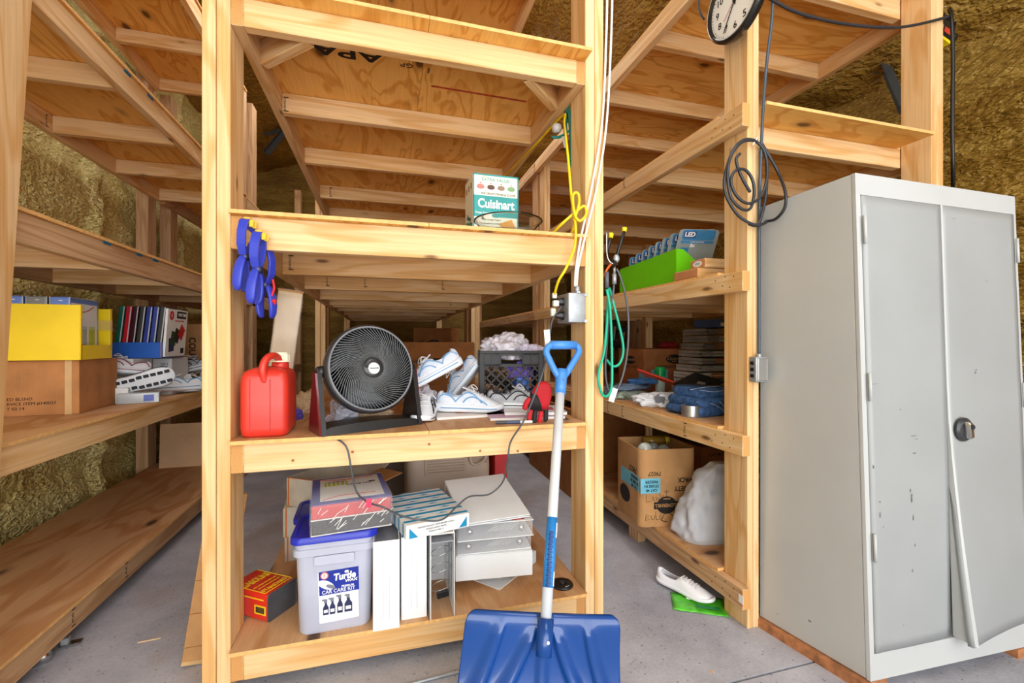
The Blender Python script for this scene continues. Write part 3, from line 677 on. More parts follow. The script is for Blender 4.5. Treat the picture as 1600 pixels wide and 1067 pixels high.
# three upright white binders
BW = plain('white_binder_vinyl', (236, 238, 240), 0.3, noise_amt=0.03)
def upright(label, x, y, w, h, d, rz, open_=False):
    t = thing('binder', label, 'binder', (x, y, ZB), rz, 'white binders standing upright')
    p = 0.003
    for sx in (-1, 1):
        bm = B(); box(bm, (sx * (w / 2 - p / 2), d / 2, h / 2), (p, d, h), 0.001); obj('cover', bm, BW, t)
    if not open_:
        bm = B(); box(bm, (0, p / 2, h / 2), (w - 0.001, p, h), 0.0012); obj('spine', bm, BW, t)
        for sx in (-0.12, 0.12):
            bm = B(); tube(bm, [(sx * w, -0.0006, h * 0.12), (sx * w, -0.0006, h * 0.82)], 0.0006, 4); obj('pocket_seam', bm, plain('seam_grey', (190, 190, 196)), t)
    else:
        bm = B(); box(bm, (0, d - p / 2, h / 2), (w - 2 * p, p, h), 0.0008); obj('spine', bm, BW, t)
        for z in (0.3, 0.52, 0.72):
            bm = B(); tube(bm, [(0.9 * (w / 2 - p) * math.cos(a), 0.05 + 0.03 * math.sin(a), h * z + 0.008 * math.cos(a)) for a in [2 * PI * i / 20 for i in range(20)]], 0.0014, 6, closed=True); obj('ring', bm, CHROME, t, smooth=True)
        bm = B(); box(bm, (w / 2 - 0.008, 0.07, h * 0.45), (0.006, 0.03, h * 0.72), 0.002); obj('ring_mechanism', bm, GALV, t)
        bm = B(); box(bm, (0.006, 0.045, h * 0.2), (0.042, 0.012, 0.024), 0.003, rot=(0, -0.15, 0)); obj('black_clip', bm, BLACK, t)
        bm = B(); box(bm, (0, 0.01, h * 0.99), (w, 0.012, 0.002)); obj('wrap_edge', bm, PAPER, t)
    bm = B(); box(bm, (0, d / 2, h - 0.03), (w - 2 * p - 0.001, d - 2 * p - 0.002, 0.004)); obj('inner_sheet', bm, plain('sheet_grey', (150, 150, 156)), t)
    return t
upright('leftmost upright white binder beside the labelled tub, spine outwards', 0.0075, 1.532, 0.085, 0.293, 0.26, 0.0)
upright('middle upright white binder, spine outwards under the striped pack', 0.099, 1.568, 0.086, 0.282, 0.25, 0.0)
upright('upright white binder turned open side outwards, showing its rings', 0.1935, 1.543, 0.084, 0.290, 0.26, 0.0, True)

# blue striped pack
STB = plain('stripe_blue', (20, 140, 186), 0.4)
t = thing('binder_pack', 'flat pack in white paper with blue stripes lying on the upright binders', 'binder pack', (0.145, 1.703, 0.4385), (0.02, 0, math.radians(14.5)))
bm = B(); box(bm, (0, 0, 0.0255), (0.232, 0.30, 0.05), 0.004, seg=2); obj('pack_body', bm, PAPER, t)
for i in range(6):
    y = -0.125 + i * 0.05
    bm = B(); box(bm, (0, y, 0.0508), (0.231, 0.014, 0.0012), rot=(0, 0, -0.05)); obj('blue_stripe', bm, STB, t)
    for k in range(2):
        bm = B(); prism(bm, [(-0.022, 0), (0, 0.006), (0.022, 0.002), (0.006, -0.004)], 0.0006); obj('wave_mark', bm, plain('mark_lightblue', (120, 170, 196)), t, (-0.06 + 0.09 * k + (0.03 if i % 2 else 0), y + 0.024, 0.0506))
        oval(t, 0.012, 0.007, (-0.06 + 0.09 * k + (0.03 if i % 2 else 0), y + 0.028, 0.0507), 'top', STB, 'wave_mark')
for sx in (-1, 1):
    bm = B(); prism(bm, [(0, 0), (0.03, 0), (0, 0.035)], 0.0008); obj('corner_mark', bm, STB, t, (sx * 0.105, -0.1509, 0.006), (PI / 2, 0, 0 if sx < 0 else PI))
for y in (-0.12, -0.07, -0.02, 0.03, 0.08, 0.13): patch(t, 0.011, 0.045, (-0.1165, y, 0.026), 'left', STB, 'blue_stripe', spin=0)
for i, s in enumerate(('PREMIUM QUALITY VIEW BINDER 4 INCH', 'ANGLE D-RING WHITE', 'MADE IN USA 12')):
    write(t, s, 0.0072, (-0.01, -0.1508, 0.036 - i * 0.010), 'front', INK)

# right-hand stack of white binders
CLR = plain('clear_edge', (206, 210, 212), 0.2, noise_amt=0.05)
G_ = 'stacked white binders at the right of the bottom shelf'
t = binder('binder', 'lowest white binder, turned cornerwise under the stack', (0.44, 1.845, ZB), (0, 0, math.radians(40)), 0.27, 0.27, 0.048, BW, G_, spine='right')
bm = B(); crumple('crumpled_tissue', (0.06, 0.03, 0.03), plain('brown_tissue', (150, 120, 96), 0.8), 5, parent=t, loc=(-0.02, -0.118, 0.006), sub=3); bm.free()
binder('binder', 'thick white binder with closed spine outwards, second in the stack', (0.418, 1.79, 0.200), (0, 0, math.radians(-6)), 0.295, 0.27, 0.094, BW, G_, spine='front', rings_=False)
t = binder('binder', 'wrapped white binder with open side outwards, above the thick one', (0.415, 1.80, 0.2955), (0, 0, math.radians(-3)), 0.288, 0.27, 0.052, BW, G_, spine='back')
t2 = binder('binder', 'wrapped white binder with blue and red label on its cover', (0.42, 1.79, 0.349), (0, 0, math.radians(-4)), 0.295, 0.27, 0.062, BW, G_, spine='back')
for q, hh in ((t, 0.052), (t2, 0.062)):
    bm = B(); box(bm, (0, -0.134, hh / 2), (0.286, 0.001, hh - 0.008)); obj('plastic_film', bm, WRAP, q)
    for sx in (-1, 1):
        bm = B(); lathe(bm, [(0.0, 0), (0.012, 0.001), (0.013, 0.008), (0.006, 0.014), (0, 0.015)][1:], 14); obj('ring_end', bm, CHROME, q, (sx * 0.1, -0.118, hh / 2), (PI / 2, 0, 0), smooth=True)
    for i in range(8):
        x = 0.0 + i * 0.012; bm = B(); tube(bm, [(x, -0.1355, hh * 0.9), (x - 0.03, -0.1355, hh * 0.5)], 0.0007, 4); obj('film_crease', bm, PAPER, q)
patch(t2, 0.19, 0.04, (-0.02, -0.105, 0.0625), 'top', plain('label_navy', (38, 66, 136)), 'label'); patch(t2, 0.055, 0.04, (0.085, -0.105, 0.0628), 'top', plain('label_red', (196, 40, 44)), 'label')
patch(t2, 0.03, 0.026, (0.085, -0.105, 0.0636), 'top', plain('label_pink', (232, 190, 190)), 'label'); write(t2, 'HEAVY DUTY BINDER', 0.012, (-0.03, -0.105, 0.0633), 'top', PAPER, spin=PI, bold=0.02)
patch(t, 0.03, 0.03, (0.145, -0.05, 0.02), 'right', plain('purple_card', (110, 40, 150)), 'purple_tab')
t = binder('binder', 'top white binder tilted up at the back of the stack', (0.40, 1.80, 0.453), (math.radians(14), 0, math.radians(6)), 0.268, 0.31, 0.012, BW, G_, spine='back', rings_=False)
bm = B(); loft(bm, [[Vector((x, y, z)) for y, z in ((-0.12, 0.0), (0.15, 0.0), (0.15, -0.055))] for x in (-0.131, -0.128)]); obj('side_flap', bm, BW, t)
bm = B(); box(bm, (0, 0.152, -0.024), (0.265, 0.003, 0.05)); obj('rear_spine', bm, BW, t)

# rubber disc at right
t = thing('grinding_disc', 'small black backing disc lying at the right end of the bottom shelf', 'disc', (0.668, 1.625, ZB), 0.3)
bm = B(); lathe(bm, [(0.041, 0), (0.043, 0.004), (0.040, 0.009), (0.020, 0.011), (0.014, 0.011), (0.012, 0.008), (0.006, 0.008)], 40); obj('disc_body', bm, BLACK, t, smooth=True)
bm = B(); lathe(bm, [(0.008, 0.008), (0.008, 0.0125), (0.004, 0.0125), (0.004, 0.0085)], 16); obj('hub_nut', bm, STEEL, t)
write(t, '5/8-11', 0.007, (0.0, -0.031, 0.0102), 'top', PAPER)

# cartons behind, left
ORG = plain('orange_print', (226, 130, 44), 0.6)
WCB = cardboard('white_carton', (226, 220, 206), False)
def edgecarton(label, w, d, h, loc, rz, open_=False, g='white cartons with orange edges'):
    t = thing('carton', label, 'box', loc, rz, g)
    if open_: open_carton(t, w, d, h, WCB, 0.004)
    else:
        bm = B(); box(bm, (0, 0, h / 2), (w, d, h), 0.003); obj('carton_body', bm, WCB, t)
    for x in (-w / 2 + 0.012,):
        bm = B(); box(bm, (x, -d / 2 - 0.0006, h / 2), (0.006, 0.0012, h)); obj('orange_line', bm, ORG, t)
    bm = B(); box(bm, (-w / 2 - 0.0006, 0, h / 2), (0.0012, d * 0.98, h * 0.98)); obj('kraft_end', bm, KRAFT, t)
    return t
edgecarton('lowest white carton with orange edge behind the labelled tub', 0.30, 0.22, 0.112, (-0.275, 2.245, ZB), 0.12)
edgecarton('middle white carton in the pile behind the labelled tub', 0.30, 0.22, 0.125, (-0.275, 2.225, 0.2635), 0.10)
t = edgecarton('open kraft and white carton on top of the pile behind the tub', 0.33, 0.235, 0.12, (-0.205, 2.14, 0.3895), -0.62, True)
patch(t, 0.028, 0.03, (-0.1665, -0.085, 0.085), 'left', plain('sticker_blue', (70, 140, 180)), 'sticker'); write(t, 'SIXTEEN SHEETS', 0.012, (-0.1668, 0.0, 0.09), 'left', INK); write(t, '100 CT', 0.014, (-0.1668, 0.0, 0.07), 'left', INK)
bm = B(); box(bm, (0, 0, 0), (0.32, 0.11, 0.004), 0.001); obj('flap', bm, WCB, t, (0.0, 0.16, 0.135), (0.35, 0, 0))
bm = B(); box(bm, (0, 0, 0), (0.11, 0.225, 0.004), 0.001); obj('flap', bm, KRAFT, t, (0.215, 0, 0.125), (0, 0.1, 0)); 
bm = B(); box(bm, (0, 0, 0), (0.006, 0.225, 0.001)); obj('orange_line', bm, ORG, t, (0.165, 0, 0.1235)); bm = B(); box(bm, (0, -0.1165, 0.1205), (0.32, 0.004, 0.002)); obj('orange_line', bm, ORG, t)
write(t, 'JAVA CLASSIC', 0.022, (0.0, 0.16, 0.139), (0.35, 0, 0), INK, bold=0.01)
# beige machine behind the binders
BEI = plain('beige_plastic', (206, 188, 170), 0.5, noise_amt=0.06)
t = thing('beige_appliance', 'beige plastic appliance with a ribbed vent and grip behind the binders', 'appliance', (0.32, 2.42, ZB), 0.0)
bm = B(); loft(bm, [rring(0.42, 0.30, 0.05, 0), rring(0.43, 0.31, 0.05, 0.30), rring(0.42, 0.29, 0.05, 0.42), rring(0.37, 0.24, 0.05, 0.46)]); obj('housing', bm, BEI, t, auto=True)
bm = B(); box(bm, (-0.02, -0.158, 0.36), (0.21, 0.006, 0.16), 0.002); obj('vent_panel', bm, BEI, t)
for i in range(10):
    bm = B(); box(bm, (-0.02, -0.1625, 0.295 + i * 0.014), (0.19, 0.004, 0.006), 0.001); obj('vent_rib', bm, plain('beige_rib', (186, 166, 148)), t)
bm = B(); tube(bm, spline([(0.10, -0.15, 0.40), (0.11, -0.175, 0.33), (0.16, -0.18, 0.335), (0.19, -0.175, 0.38), (0.19, -0.15, 0.43)], 6), 0.007, 8); obj('grip', bm, BEI, t, smooth=True)
bm = B(); box(bm, (0.145, -0.150, 0.38), (0.10, 0.004, 0.12), 0.002); obj('recess_panel', bm, plain('beige_rib', (186, 166, 148)), t)
t = carton('red_box', 'red box standing just right of the beige appliance', 0.07, 0.26, 0.46, (0.605, 2.46, ZB), 0.0, plain('red_card', (196, 30, 36), 0.5), tape=False)
write(t, 'HD', 0.05, (0, -0.131, 0.2), 'front', PAPER)
t = thing('grey_tote', 'grey translucent tote at the back of the bottom shelf behind the cartons', 'tote', (0.02, 2.95, ZB), 0.0)
bm = B(); loft(bm, [rring(0.22, 0.30, 0.02, 0), rring(0.26, 0.34, 0.02, 0.36), rring(0.28, 0.36, 0.02, 0.365), rring(0.28, 0.36, 0.02, 0.39), rring(0.24, 0.32, 0.02, 0.392), rring(0.22, 0.30, 0.02, 0.05)]); obj('tote_body', bm, plain('grey_tote_plastic', (150, 154, 158), 0.4), t, auto=True)

# ================================================================ CENTRAL UNIT: MIDDLE SHELF (z = 0.7955)
ZM = 0.7957
t = thing('jerry_can', 'red plastic fuel can with cream cap at the left end of the middle shelf', 'fuel can', (-0.367, 1.662, ZM), 0.0)
RC = plain('red_can_plastic', (214, 52, 38), 0.42, noise_amt=0.08, coat=0.15)
bm = B(); secs = [(0.122, 0.150, 0.0), (0.136, 0.166, 0.010), (0.140, 0.170, 0.03), (0.140, 0.170, 0.170), (0.136, 0.166, 0.192), (0.122, 0.150, 0.208), (0.085, 0.115, 0.218), (0.04, 0.06, 0.221)]
loft(bm, [rring(a, b_, min(0.024, a * 0.3), z, n=6) for a, b_, z in secs]); obj('can_body', bm, RC, t, smooth=True)
for x in (-0.038, 0.020):
    bm = B(); tube(bm, [(x, -0.0852, 0.02), (x, -0.0856, 0.1), (x, -0.0852, 0.185)], 0.0016, 5); obj('mould_line', bm, plain('red_dark', (190, 44, 34), 0.5), t)
bm = B(); tube(bm, spline([(0.002, -0.075, 0.176), (-0.002, -0.083, 0.215), (0.004, -0.072, 0.246), (0.016, -0.045, 0.258), (0.025, -0.01, 0.252), (0.03, 0.0, 0.235)], 6), 0.0115, 10); obj('handle', bm, RC, t, smooth=True)
bm = B(); lathe(bm, [(0.027, 0.205), (0.026, 0.232), (0.022, 0.238)], 24); obj('neck', bm, RC, t, (0.028, 0.02, 0), smooth=True)
CRM = plain('cream_plastic', (232, 224, 196), 0.45)
bm = B(); lathe(bm, [(0.034, 0.236), (0.034, 0.240), (0.027, 0.241), (0.027, 0.262), (0.023, 0.268), (0.005, 0.269)], 24); obj('cap', bm, CRM, t, (0.028, 0.02, 0), (0, 0, 0), auto=True)
for i in range(12):
    a = 2 * PI * i / 12; bm = B(); box(bm, (0.028 + 0.0275 * math.cos(a), 0.02 + 0.0275 * math.sin(a), 0.251), (0.003, 0.003, 0.018), 0.0005, rot=(0, 0, a)); obj('cap_rib', bm, CRM, t)

# tall plastic-wrapped carton leaning
t = thing('wrapped_carton', 'tall narrow carton in clear plastic leaning behind the red can', 'box', (-0.425, 2.00, ZM), (math.radians(6), math.radians(6.5), math.radians(12)))
bm = B(); box(bm, (0, 0, 0.255), (0.088, 0.075, 0.51), 0.006, seg=2); obj('carton_body', bm, cardboard('pale_kraft', (226, 200, 164)), t)
bm = B(); loft(bm, [rring(0.094, 0.082, 0.008, 0.0), rring(0.098, 0.085, 0.01, 0.12), rring(0.094, 0.081, 0.01, 0.3), rring(0.098, 0.085, 0.01, 0.48), rring(0.08, 0.06, 0.01, 0.52)])
obj('plastic_film', bm, WRAP, t, smooth=True)
bm = B(); box(bm, (0, 0, 0.512), (0.092, 0.079, 0.008), 0.002); obj('carton_lid', bm, KRAFT, t)
crumple('gathered_film', (0.10, 0.08, 0.10), WRAP, 3, parent=t, loc=(-0.0, -0.04, 0.06), sub=4)

# ---------------- fan
FT = math.radians(22.6)
t = thing('floor_fan', 'black round drum fan on a dark red and black stand', 'fan', (-0.055, 1.672, ZM), (0, 0, FT))
FB = plain('fan_black', (46, 46, 50), 0.3, noise_amt=0.25, nscale=30, coat=0.2); FD = plain('fan_dark', (24, 24, 27), 0.4); FR = plain('fan_burgundy', (98, 22, 34), 0.3, coat=0.3); FS = plain('fan_blade_grey', (70, 74, 80), 0.35)
# base: front bar and two side arms
bm = B(); loft(bm, [[Vector((x, y, z)) for y, z in ((-0.07, 0), (0.06, 0), (0.05, zt), (-0.055, zt))] for x, zt in ((-0.175, 0.014), (-0.14, 0.024), (-0.06, 0.03), (0.03, 0.03), (0.12, 0.026), (0.168, 0.020))]); obj('base', bm, FD, t, auto=True)
for sx in (-1, 1):
    bm = B(); x0 = sx * 0.168
    loft(bm, [[Vector((x0 + dx * sx, y, z)) for dx, y in ((-0.006, -yw), (0.008, -yw), (0.008, yw), (-0.006, yw))] for z, yw in ((0.0, 0.072), (0.03, 0.066), (0.10, 0.046), (0.16, 0.030), (0.20, 0.020), (0.215, 0.012))]); obj('side_arm', bm, FD, t, auto=True)
    bm = B(); loft(bm, [[Vector((x0 + dx * sx, y, z)) for dx, y in ((0.008, -yw), (0.014, -yw * 0.9), (0.014, yw * 0.9), (0.008, yw))] for z, yw in ((0.002, 0.070), (0.03, 0.064), (0.10, 0.044), (0.16, 0.028), (0.20, 0.018))]); obj('arm_panel', bm, FR, t)
    bm = B(); lathe(bm, [(0.018, -0.012), (0.020, 0), (0.018, 0.012)], 20, Matrix.Translation((sx * 0.160, 0, 0.203)) @ Matrix.Rotation(PI / 2, 4, 'Y')); obj('pivot', bm, FD, t, smooth=True)
head = Matrix.Translation((0.0, 0.0, 0.203)) @ Matrix.Rotation(math.radians(-13), 4, 'X') @ Matrix.Rotation(PI / 2, 4, 'X')
hr = head.to_euler(); hl = head.to_translation()
# drum axis = local z of head, pointing to the front
bm = B(); lathe(bm, [(0.10, -0.085), (0.128, -0.07), (0.148, -0.03), (0.156, 0.01), (0.157, 0.035), (0.151, 0.045), (0.144, 0.046), (0.142, 0.036), (0.146, 0.0), (0.135, -0.04), (0.115, -0.066), (0.10, -0.078)], 64); obj('drum', bm, FB, t, hl, hr, smooth=True)
bm = B(); lathe(bm, [(0.11, -0.075), (0.10, -0.083), (0.03, -0.085), (0.02, -0.09)], 40); obj('rear_grille', bm, FD, t, hl, hr, smooth=True)
for r_, z in ((0.146, 0.046), ):
    bm = B(); tube(bm, [(r_ * math.cos(a), r_ * math.sin(a), z) for a in [2 * PI * i / 64 for i in range(64)]], 0.0035, 8, closed=True); obj('rim', bm, plain('rim_grey', (120, 122, 128), 0.35), t, hl, hr, smooth=True)
for r_, z in ((0.088, 0.050), (0.118, 0.049), (0.045, 0.052)):
    bm = B(); tube(bm, [(r_ * math.cos(a), r_ * math.sin(a), z) for a in [2 * PI * i / 64 for i in range(64)]], 0.0014, 6, closed=True); obj('grille_ring', bm, FD, t, hl, hr, smooth=True)
RIB = plain('grille_rib', (104, 106, 108), 0.3)
rb = B(); pts = []
for i in range(9):
    u = i / 8; r_ = 0.036 + (0.144 - 0.036) * u; a = -1.05 * (1 - u) ** 1.3
    pts.append((r_ * math.cos(a), r_ * math.sin(a), 0.052 - 0.006 * u + 0.004 * math.sin(PI * u)))
tube(rb, pts, 0.0013, 5)
r0 = obj('grille_rib', rb, RIB, t, hl, hr, smooth=True)
for i in range(1, 72):
    c_ = r0.copy(); COL.objects.link(c_); c_.parent = t
    c_.rotation_euler = (head.to_3x3() @ Matrix.Rotation(2 * PI * i / 72, 3, 'Z')).to_euler()
for i in range(3):
    a0 = 2 * PI * i / 3; rings = []
    for u in range(7):
        r_ = 0.03 + 0.105 * u / 6; row = []
        for k in range(8):
            q = k / 7; an = a0 + (q - 0.5) * 1.25 + 0.5 * u / 6; z = -0.03 + (q - 0.5) * 0.05
            row.append(Vector((r_ * math.cos(an), r_ * math.sin(an), z)))
        rings.append(row + [p + Vector((0, 0, -0.003)) for p in reversed(row)])
    bm = B(); loft(bm, rings); obj('blade', bm, FS, t, hl, hr, smooth=True)
bm = B(); lathe(bm, [(0.036, -0.04), (0.038, 0.048), (0.034, 0.056), (0.022, 0.058), (0.002, 0.0582)], 36); obj('hub', bm, FB, t, hl, hr, smooth=True)
bm = B(); lathe(bm, [(0.0205, 0.0578), (0.019, 0.0605), (0.002, 0.061)], 32); obj('badge', bm, plain('badge_silver', (216, 218, 222), 0.3), t, hl + head.to_3x3() @ Vector((-0.0, -0.004, 0)), hr)
write(t, 'Honeywell', 0.0068, head @ Vector((0, -0.004, 0.0612)), hr, INK, bold=0.02)
oval(t, 0.012, 0.012, head @ Vector((-0.026, 0.004, 0.0585)), hr, FD, 'control_dot')

# rubbish under the fan
t = crumple('crumpled_paper', (0.17, 0.10, 0.07), plain('beige_tissue', (200, 172, 140), 0.9, bmp=0.6), 11, 0.5, loc=(-0.05, 1.80, ZM)); tag(t, 'crumpled beige paper under the black fan', 'paper')
t = crumple('crumpled_bag', (0.10, 0.09, 0.10), plain('grey_film', (190, 192, 204), 0.35, noise_amt=0.2), 15, 0.5, loc=(-0.15, 1.78, ZM)); tag(t, 'crumpled grey plastic bag behind the fan stand', 'plastic bag')
t = crumple('cloth_scrap', (0.10, 0.07, 0.055), plain('red_cloth', (190, 22, 34), 0.8), 18, 0.4, loc=(-0.155, 1.845, ZM)); tag(t, 'red and black glove scrap lying left under the fan', 'cloth')
t = crumple('purple_cloth', (0.05, 0.07, 0.05), plain('purple_cloth', (96, 80, 190), 0.8), 21, 0.3, loc=(-0.335, 1.93, ZM)); tag(t, 'small purple cloth between the red can and the fan', 'cloth')
t = crumple('yellow_paper', (0.12, 0.10, 0.10), plain('manila', (220, 190, 150), 0.8), 23, 0.35, loc=(-0.335, 2.12, ZM)); tag(t, 'manila paper heap behind the red can and fan stand', 'paper')

# magazines lying flat
random.seed(11)
mc = [(226, 214, 206), (206, 196, 200), (196, 150, 176), (232, 232, 236), (168, 200, 190)]
zz = ZM
for i, (x, y, w_, d_, rz, lb) in enumerate(((0.33, 1.80, 0.28, 0.22, 0.05, 'flat magazine under the front blue and white sneaker'), (0.55, 1.70, 0.30, 0.21, -0.10, 'flat magazine at the bottom right end of the middle shelf'), (0.60, 1.715, 0.25, 0.20, -0.22, 'pink-edged magazine beneath the red glove'))):
    z_ = ZM + (0.0125 if i == 2 else 0)
    t = thing('magazine', lb, 'magazine', (x, y + 0.06, z_), rz, 'magazines on the middle shelf')
    bm = B(); box(bm, (0, 0, 0.005), (w_ * 0.99, d_ * 0.98, 0.009)); obj('pages', bm, PAPER, t)
    bm = B(); box(bm, (0, 0, 0.0107), (w_, d_, 0.0012)); obj('cover', bm, plain('mag_%d' % i, mc[i + 1 if i else 0], 0.35), t)
    patch(t, w_ * 0.5, d_ * 0.4, (0.02, 0, 0.0114), 'top', plain('mag_pic_%d' % i, ((190, 110, 96), (80, 100, 150), (200, 60, 100))[i], 0.4), 'picture')

# sneakers pile
SW = plain('sneaker_white', (212, 217, 228), 0.6, noise_amt=0.06, nscale=60); SB = plain('sneaker_blue', (112, 162, 206), 0.5); SM = plain('midsole_white', (222, 226, 232), 0.55, noise_amt=0.03)
SG = plain('sneaker_grey', (168, 170, 178), 0.6, noise_amt=0.15, nscale=60); SK = plain('sneaker_black', (30, 30, 34), 0.5); SL = plain('sneaker_lightblue', (60, 150, 196), 0.5)
shoe('sneaker', 'white and pale blue running shoe at the front of the pile, toe to the right', (0.345, 1.845, ZM + 0.013), (0, 0, math.radians(-20)), SW, SB, SM, 0.28)
shoe('sneaker', 'white and pale blue running shoe lying on top of the pile, heel raised', (0.205, 1.905, ZM + 0.145), (0.12, math.radians(26), math.radians(186)), SW, SB, SM, 0.28)
shoe('sneaker', 'pale blue running shoe standing on its toe behind the pile beside the crate', (0.365, 2.06, ZM + 0.10), (0.2, math.radians(52), math.radians(160)), SW, SB, SM, 0.26)
shoe('cleat', 'white and black cleat with red trim beside the fan stand', (0.16, 1.80, ZM + 0.001), (0, 0, math.radians(-105)), SM, SK, SM, 0.25, tread=None)
shoe('sneaker', 'grey and black running shoe in front of the black crate', (0.56, 1.865, ZM + 0.0135), (0, 0, math.radians(-12)), SG, SK, SM, 0.27)
t = crumple('white_sock', (0.11, 0.12, 0.14), plain('sock_cloth', (226, 222, 234), 0.9, bmp=0.5), 31, 0.4, loc=(0.165, 2.03, ZM)); tag(t, 'crumpled white and lilac socks right behind the fan', 'socks')
t = carton('shoe_box', 'white box with blue lettering under the top sneaker', 0.16, 0.12, 0.055, (0.25, 2.02, ZM), 0.1, PAPER, tape=False); write(t, 'ce', 0.03, (-0.05, -0.061, 0.027), 'front', SL, bold=0.02)

# red work glove hanging over the edge
GR = plain('glove_red', (206, 26, 40), 0.7, bmp=0.3); GK = plain('glove_black', (30, 28, 32), 0.7, bmp=0.3)
t = thing('work_glove', 'red and black work glove in front of the black crate', 'glove', (0.555, 1.60, ZM + 0.02), (math.radians(10), math.radians(8), math.radians(-8)))
bm = B(); loft(bm, [[Vector((x, y, z)) for x, y in rrect(w_, d_, d_ * 0.45, 4, cx)] for z, w_, d_, cx in ((0.035, 0.066, 0.026, 0), (0.055, 0.078, 0.034, 0), (0.085, 0.078, 0.036, 0.002), (0.11, 0.064, 0.034, 0.004), (0.128, 0.050, 0.030, 0.004), (0.138, 0.030, 0.02, 0.004))]); obj('glove_back', bm, GR, t, smooth=True)
bm = B(); loft(bm, [[Vector((x, y, z)) for x, y in rrect(w_, d_, d_ * 0.45, 4, cx, -0.006)] for z, w_, d_, cx in ((0.03, 0.058, 0.026, -0.012), (0.06, 0.05, 0.034, -0.02), (0.09, 0.03, 0.03, -0.026))]); obj('glove_palm', bm, GK, t, smooth=True)
for i, (x, l_) in enumerate(((-0.026, 0.045), (-0.009, 0.056), (0.009, 0.052), (0.026, 0.04))):
    bm = B(); tube(bm, spline([(x, 0, 0.045), (x * 1.15, -0.006, 0.02), (x * 1.2, -0.012, 0.04 - l_), (x * 1.1, -0.008, 0.036 - l_)], 5), 0.0095, 10, taper=lambda u: 1 - 0.35 * max(0, u - 0.8) / 0.2); obj('finger', bm, GK if i % 2 else GR, t, smooth=True)
bm = B(); tube(bm, spline([(-0.03, -0.004, 0.075), (-0.05, -0.012, 0.055), (-0.056, -0.016, 0.028)], 5), 0.0105, 10, taper=lambda u: 1 - 0.3 * max(0, u - 0.8) / 0.2); obj('thumb', bm, GR, t, smooth=True)
t = thing('marker', 'dark grey marker with white label lying at the shelf edge by the glove', 'marker', (0.455, 1.59, ZM + 0.0065), (0, 0, math.radians(-8)))
for x0, x1, r_, m_ in ((-0.06, -0.02, 0.0062, plain('marker_cap', (70, 72, 78))), (-0.02, 0.03, 0.0058, plain('marker_label', (70, 84, 120))), (0.03, 0.075, 0.0058, PAPER)):
    bm = B(); tube(bm, [(x0, 0, 0), (x1, 0, 0)], r_, 12); obj('barrel', bm, m_, t)

# milk crate
CK = plain('crate_black', (42, 42, 44), 0.55, noise_amt=0.2)
t = thing('milk_crate', 'black plastic milk crate stuffed with bags on the middle shelf', 'crate', (0.585, 2.09, ZM), math.radians(-12))
CW, CD, CH = 0.29, 0.27, 0.262
bm = B(); box(bm, (0, 0, 0.006), (CW, CD, 0.012), 0.002); obj('crate_floor', bm, CK, t)
def crateside(nm, L, M_):
    bm = B()
    box(bm, (0, 0, 0.022), (L, 0.008, 0.044), 0.002); box(bm, (0, 0, CH - 0.006), (L, 0.016, 0.012), 0.002)
    for x in (-L / 2 + 0.012, L / 2 - 0.012): box(bm, (x, 0, CH / 2), (0.024, 0.010, CH), 0.002)
    for sx in (-1, 1): box(bm, (sx * (L / 4 + 0.022), 0, CH - 0.04), (L / 2 - 0.05, 0.008, 0.062), 0.001)
    box(bm, (0, 0, CH - 0.014), (L, 0.008, 0.016), 0.001); box(bm, (0, 0, CH - 0.066), (L - 0.03, 0.008, 0.014), 0.001)
    for x in [(-0.5 + (i + 0.5) / 8) * L for i in range(8)]:
        box(bm, (x, -0.006, CH - 0.02), (0.003, 0.005, 0.026))
        if abs(x) > 0.05: box(bm, (x, -0.006, CH - 0.05), (0.003, 0.005, 0.03))
    zb, zt = 0.044, CH - 0.072; H_ = zt - zb
    for k in range(-3, 7):
        for sg in (1, -1):
            x0 = (-L / 2 + 0.024) + k * 0.044
            xa, xb = x0, x0 + H_ * 1.0
            lo, hi = -L / 2 + 0.024, L / 2 - 0.024
            ta = max(0, (lo - xa) / (xb - xa)); tb = min(1, (hi - xa) / (xb - xa))
            if tb <= ta: continue
            p = (xa + (xb - xa) * ta, zb + H_ * ta); q = (xa + (xb - xa) * tb, zb + H_ * tb)
            if sg < 0: p = (p[0], zb + zt - p[1]); q = (q[0], zb + zt - q[1])
            l_ = math.hypot(q[0] - p[0], q[1] - p[1]); an = math.atan2(q[1] - p[1], q[0] - p[0])
            box(bm, ((p[0] + q[0]) / 2, 0, (p[1] + q[1]) / 2), (l_, 0.007, 0.006), rot=(0, -an, 0))
    for v in bm.verts: v.co = M_ @ v.co
    o = obj(nm, bm, CK, t); o['kind'] = 'stuff'
crateside('crate_side', CW, Matrix.Translation((0, -CD / 2, 0))); crateside('crate_side', CW, Matrix.Translation((0, CD / 2, 0)) @ Matrix.Rotation(PI, 4, 'Z'))
crateside('crate_side', CD, Matrix.Translation((-CW / 2, 0, 0)) @ Matrix.Rotation(-PI / 2, 4, 'Z')); crateside('crate_side', CD, Matrix.Translation((CW / 2, 0, 0)) @ Matrix.Rotation(PI / 2, 4, 'Z'))
PB = plain('bag_white', (226, 222, 232), 0.4, noise_amt=0.12, nscale=18); PPL = plain('bag_purple', (120, 90, 190), 0.5)
t = crumple('plastic_bag', (0.22, 0.20, 0.16), PB, 41, 0.4, loc=(0.56, 2.10, 1.015)); tag(t, 'white plastic bag bulging from the top of the crate', 'plastic bag')
t = crumple('plastic_bag', (0.13, 0.12, 0.10), plain('bag_lilac', (216, 206, 226), 0.4), 44, 0.5, loc=(0.66, 2.05, 1.02)); tag(t, 'lilac-white bag at the right corner of the crate top', 'plastic bag')
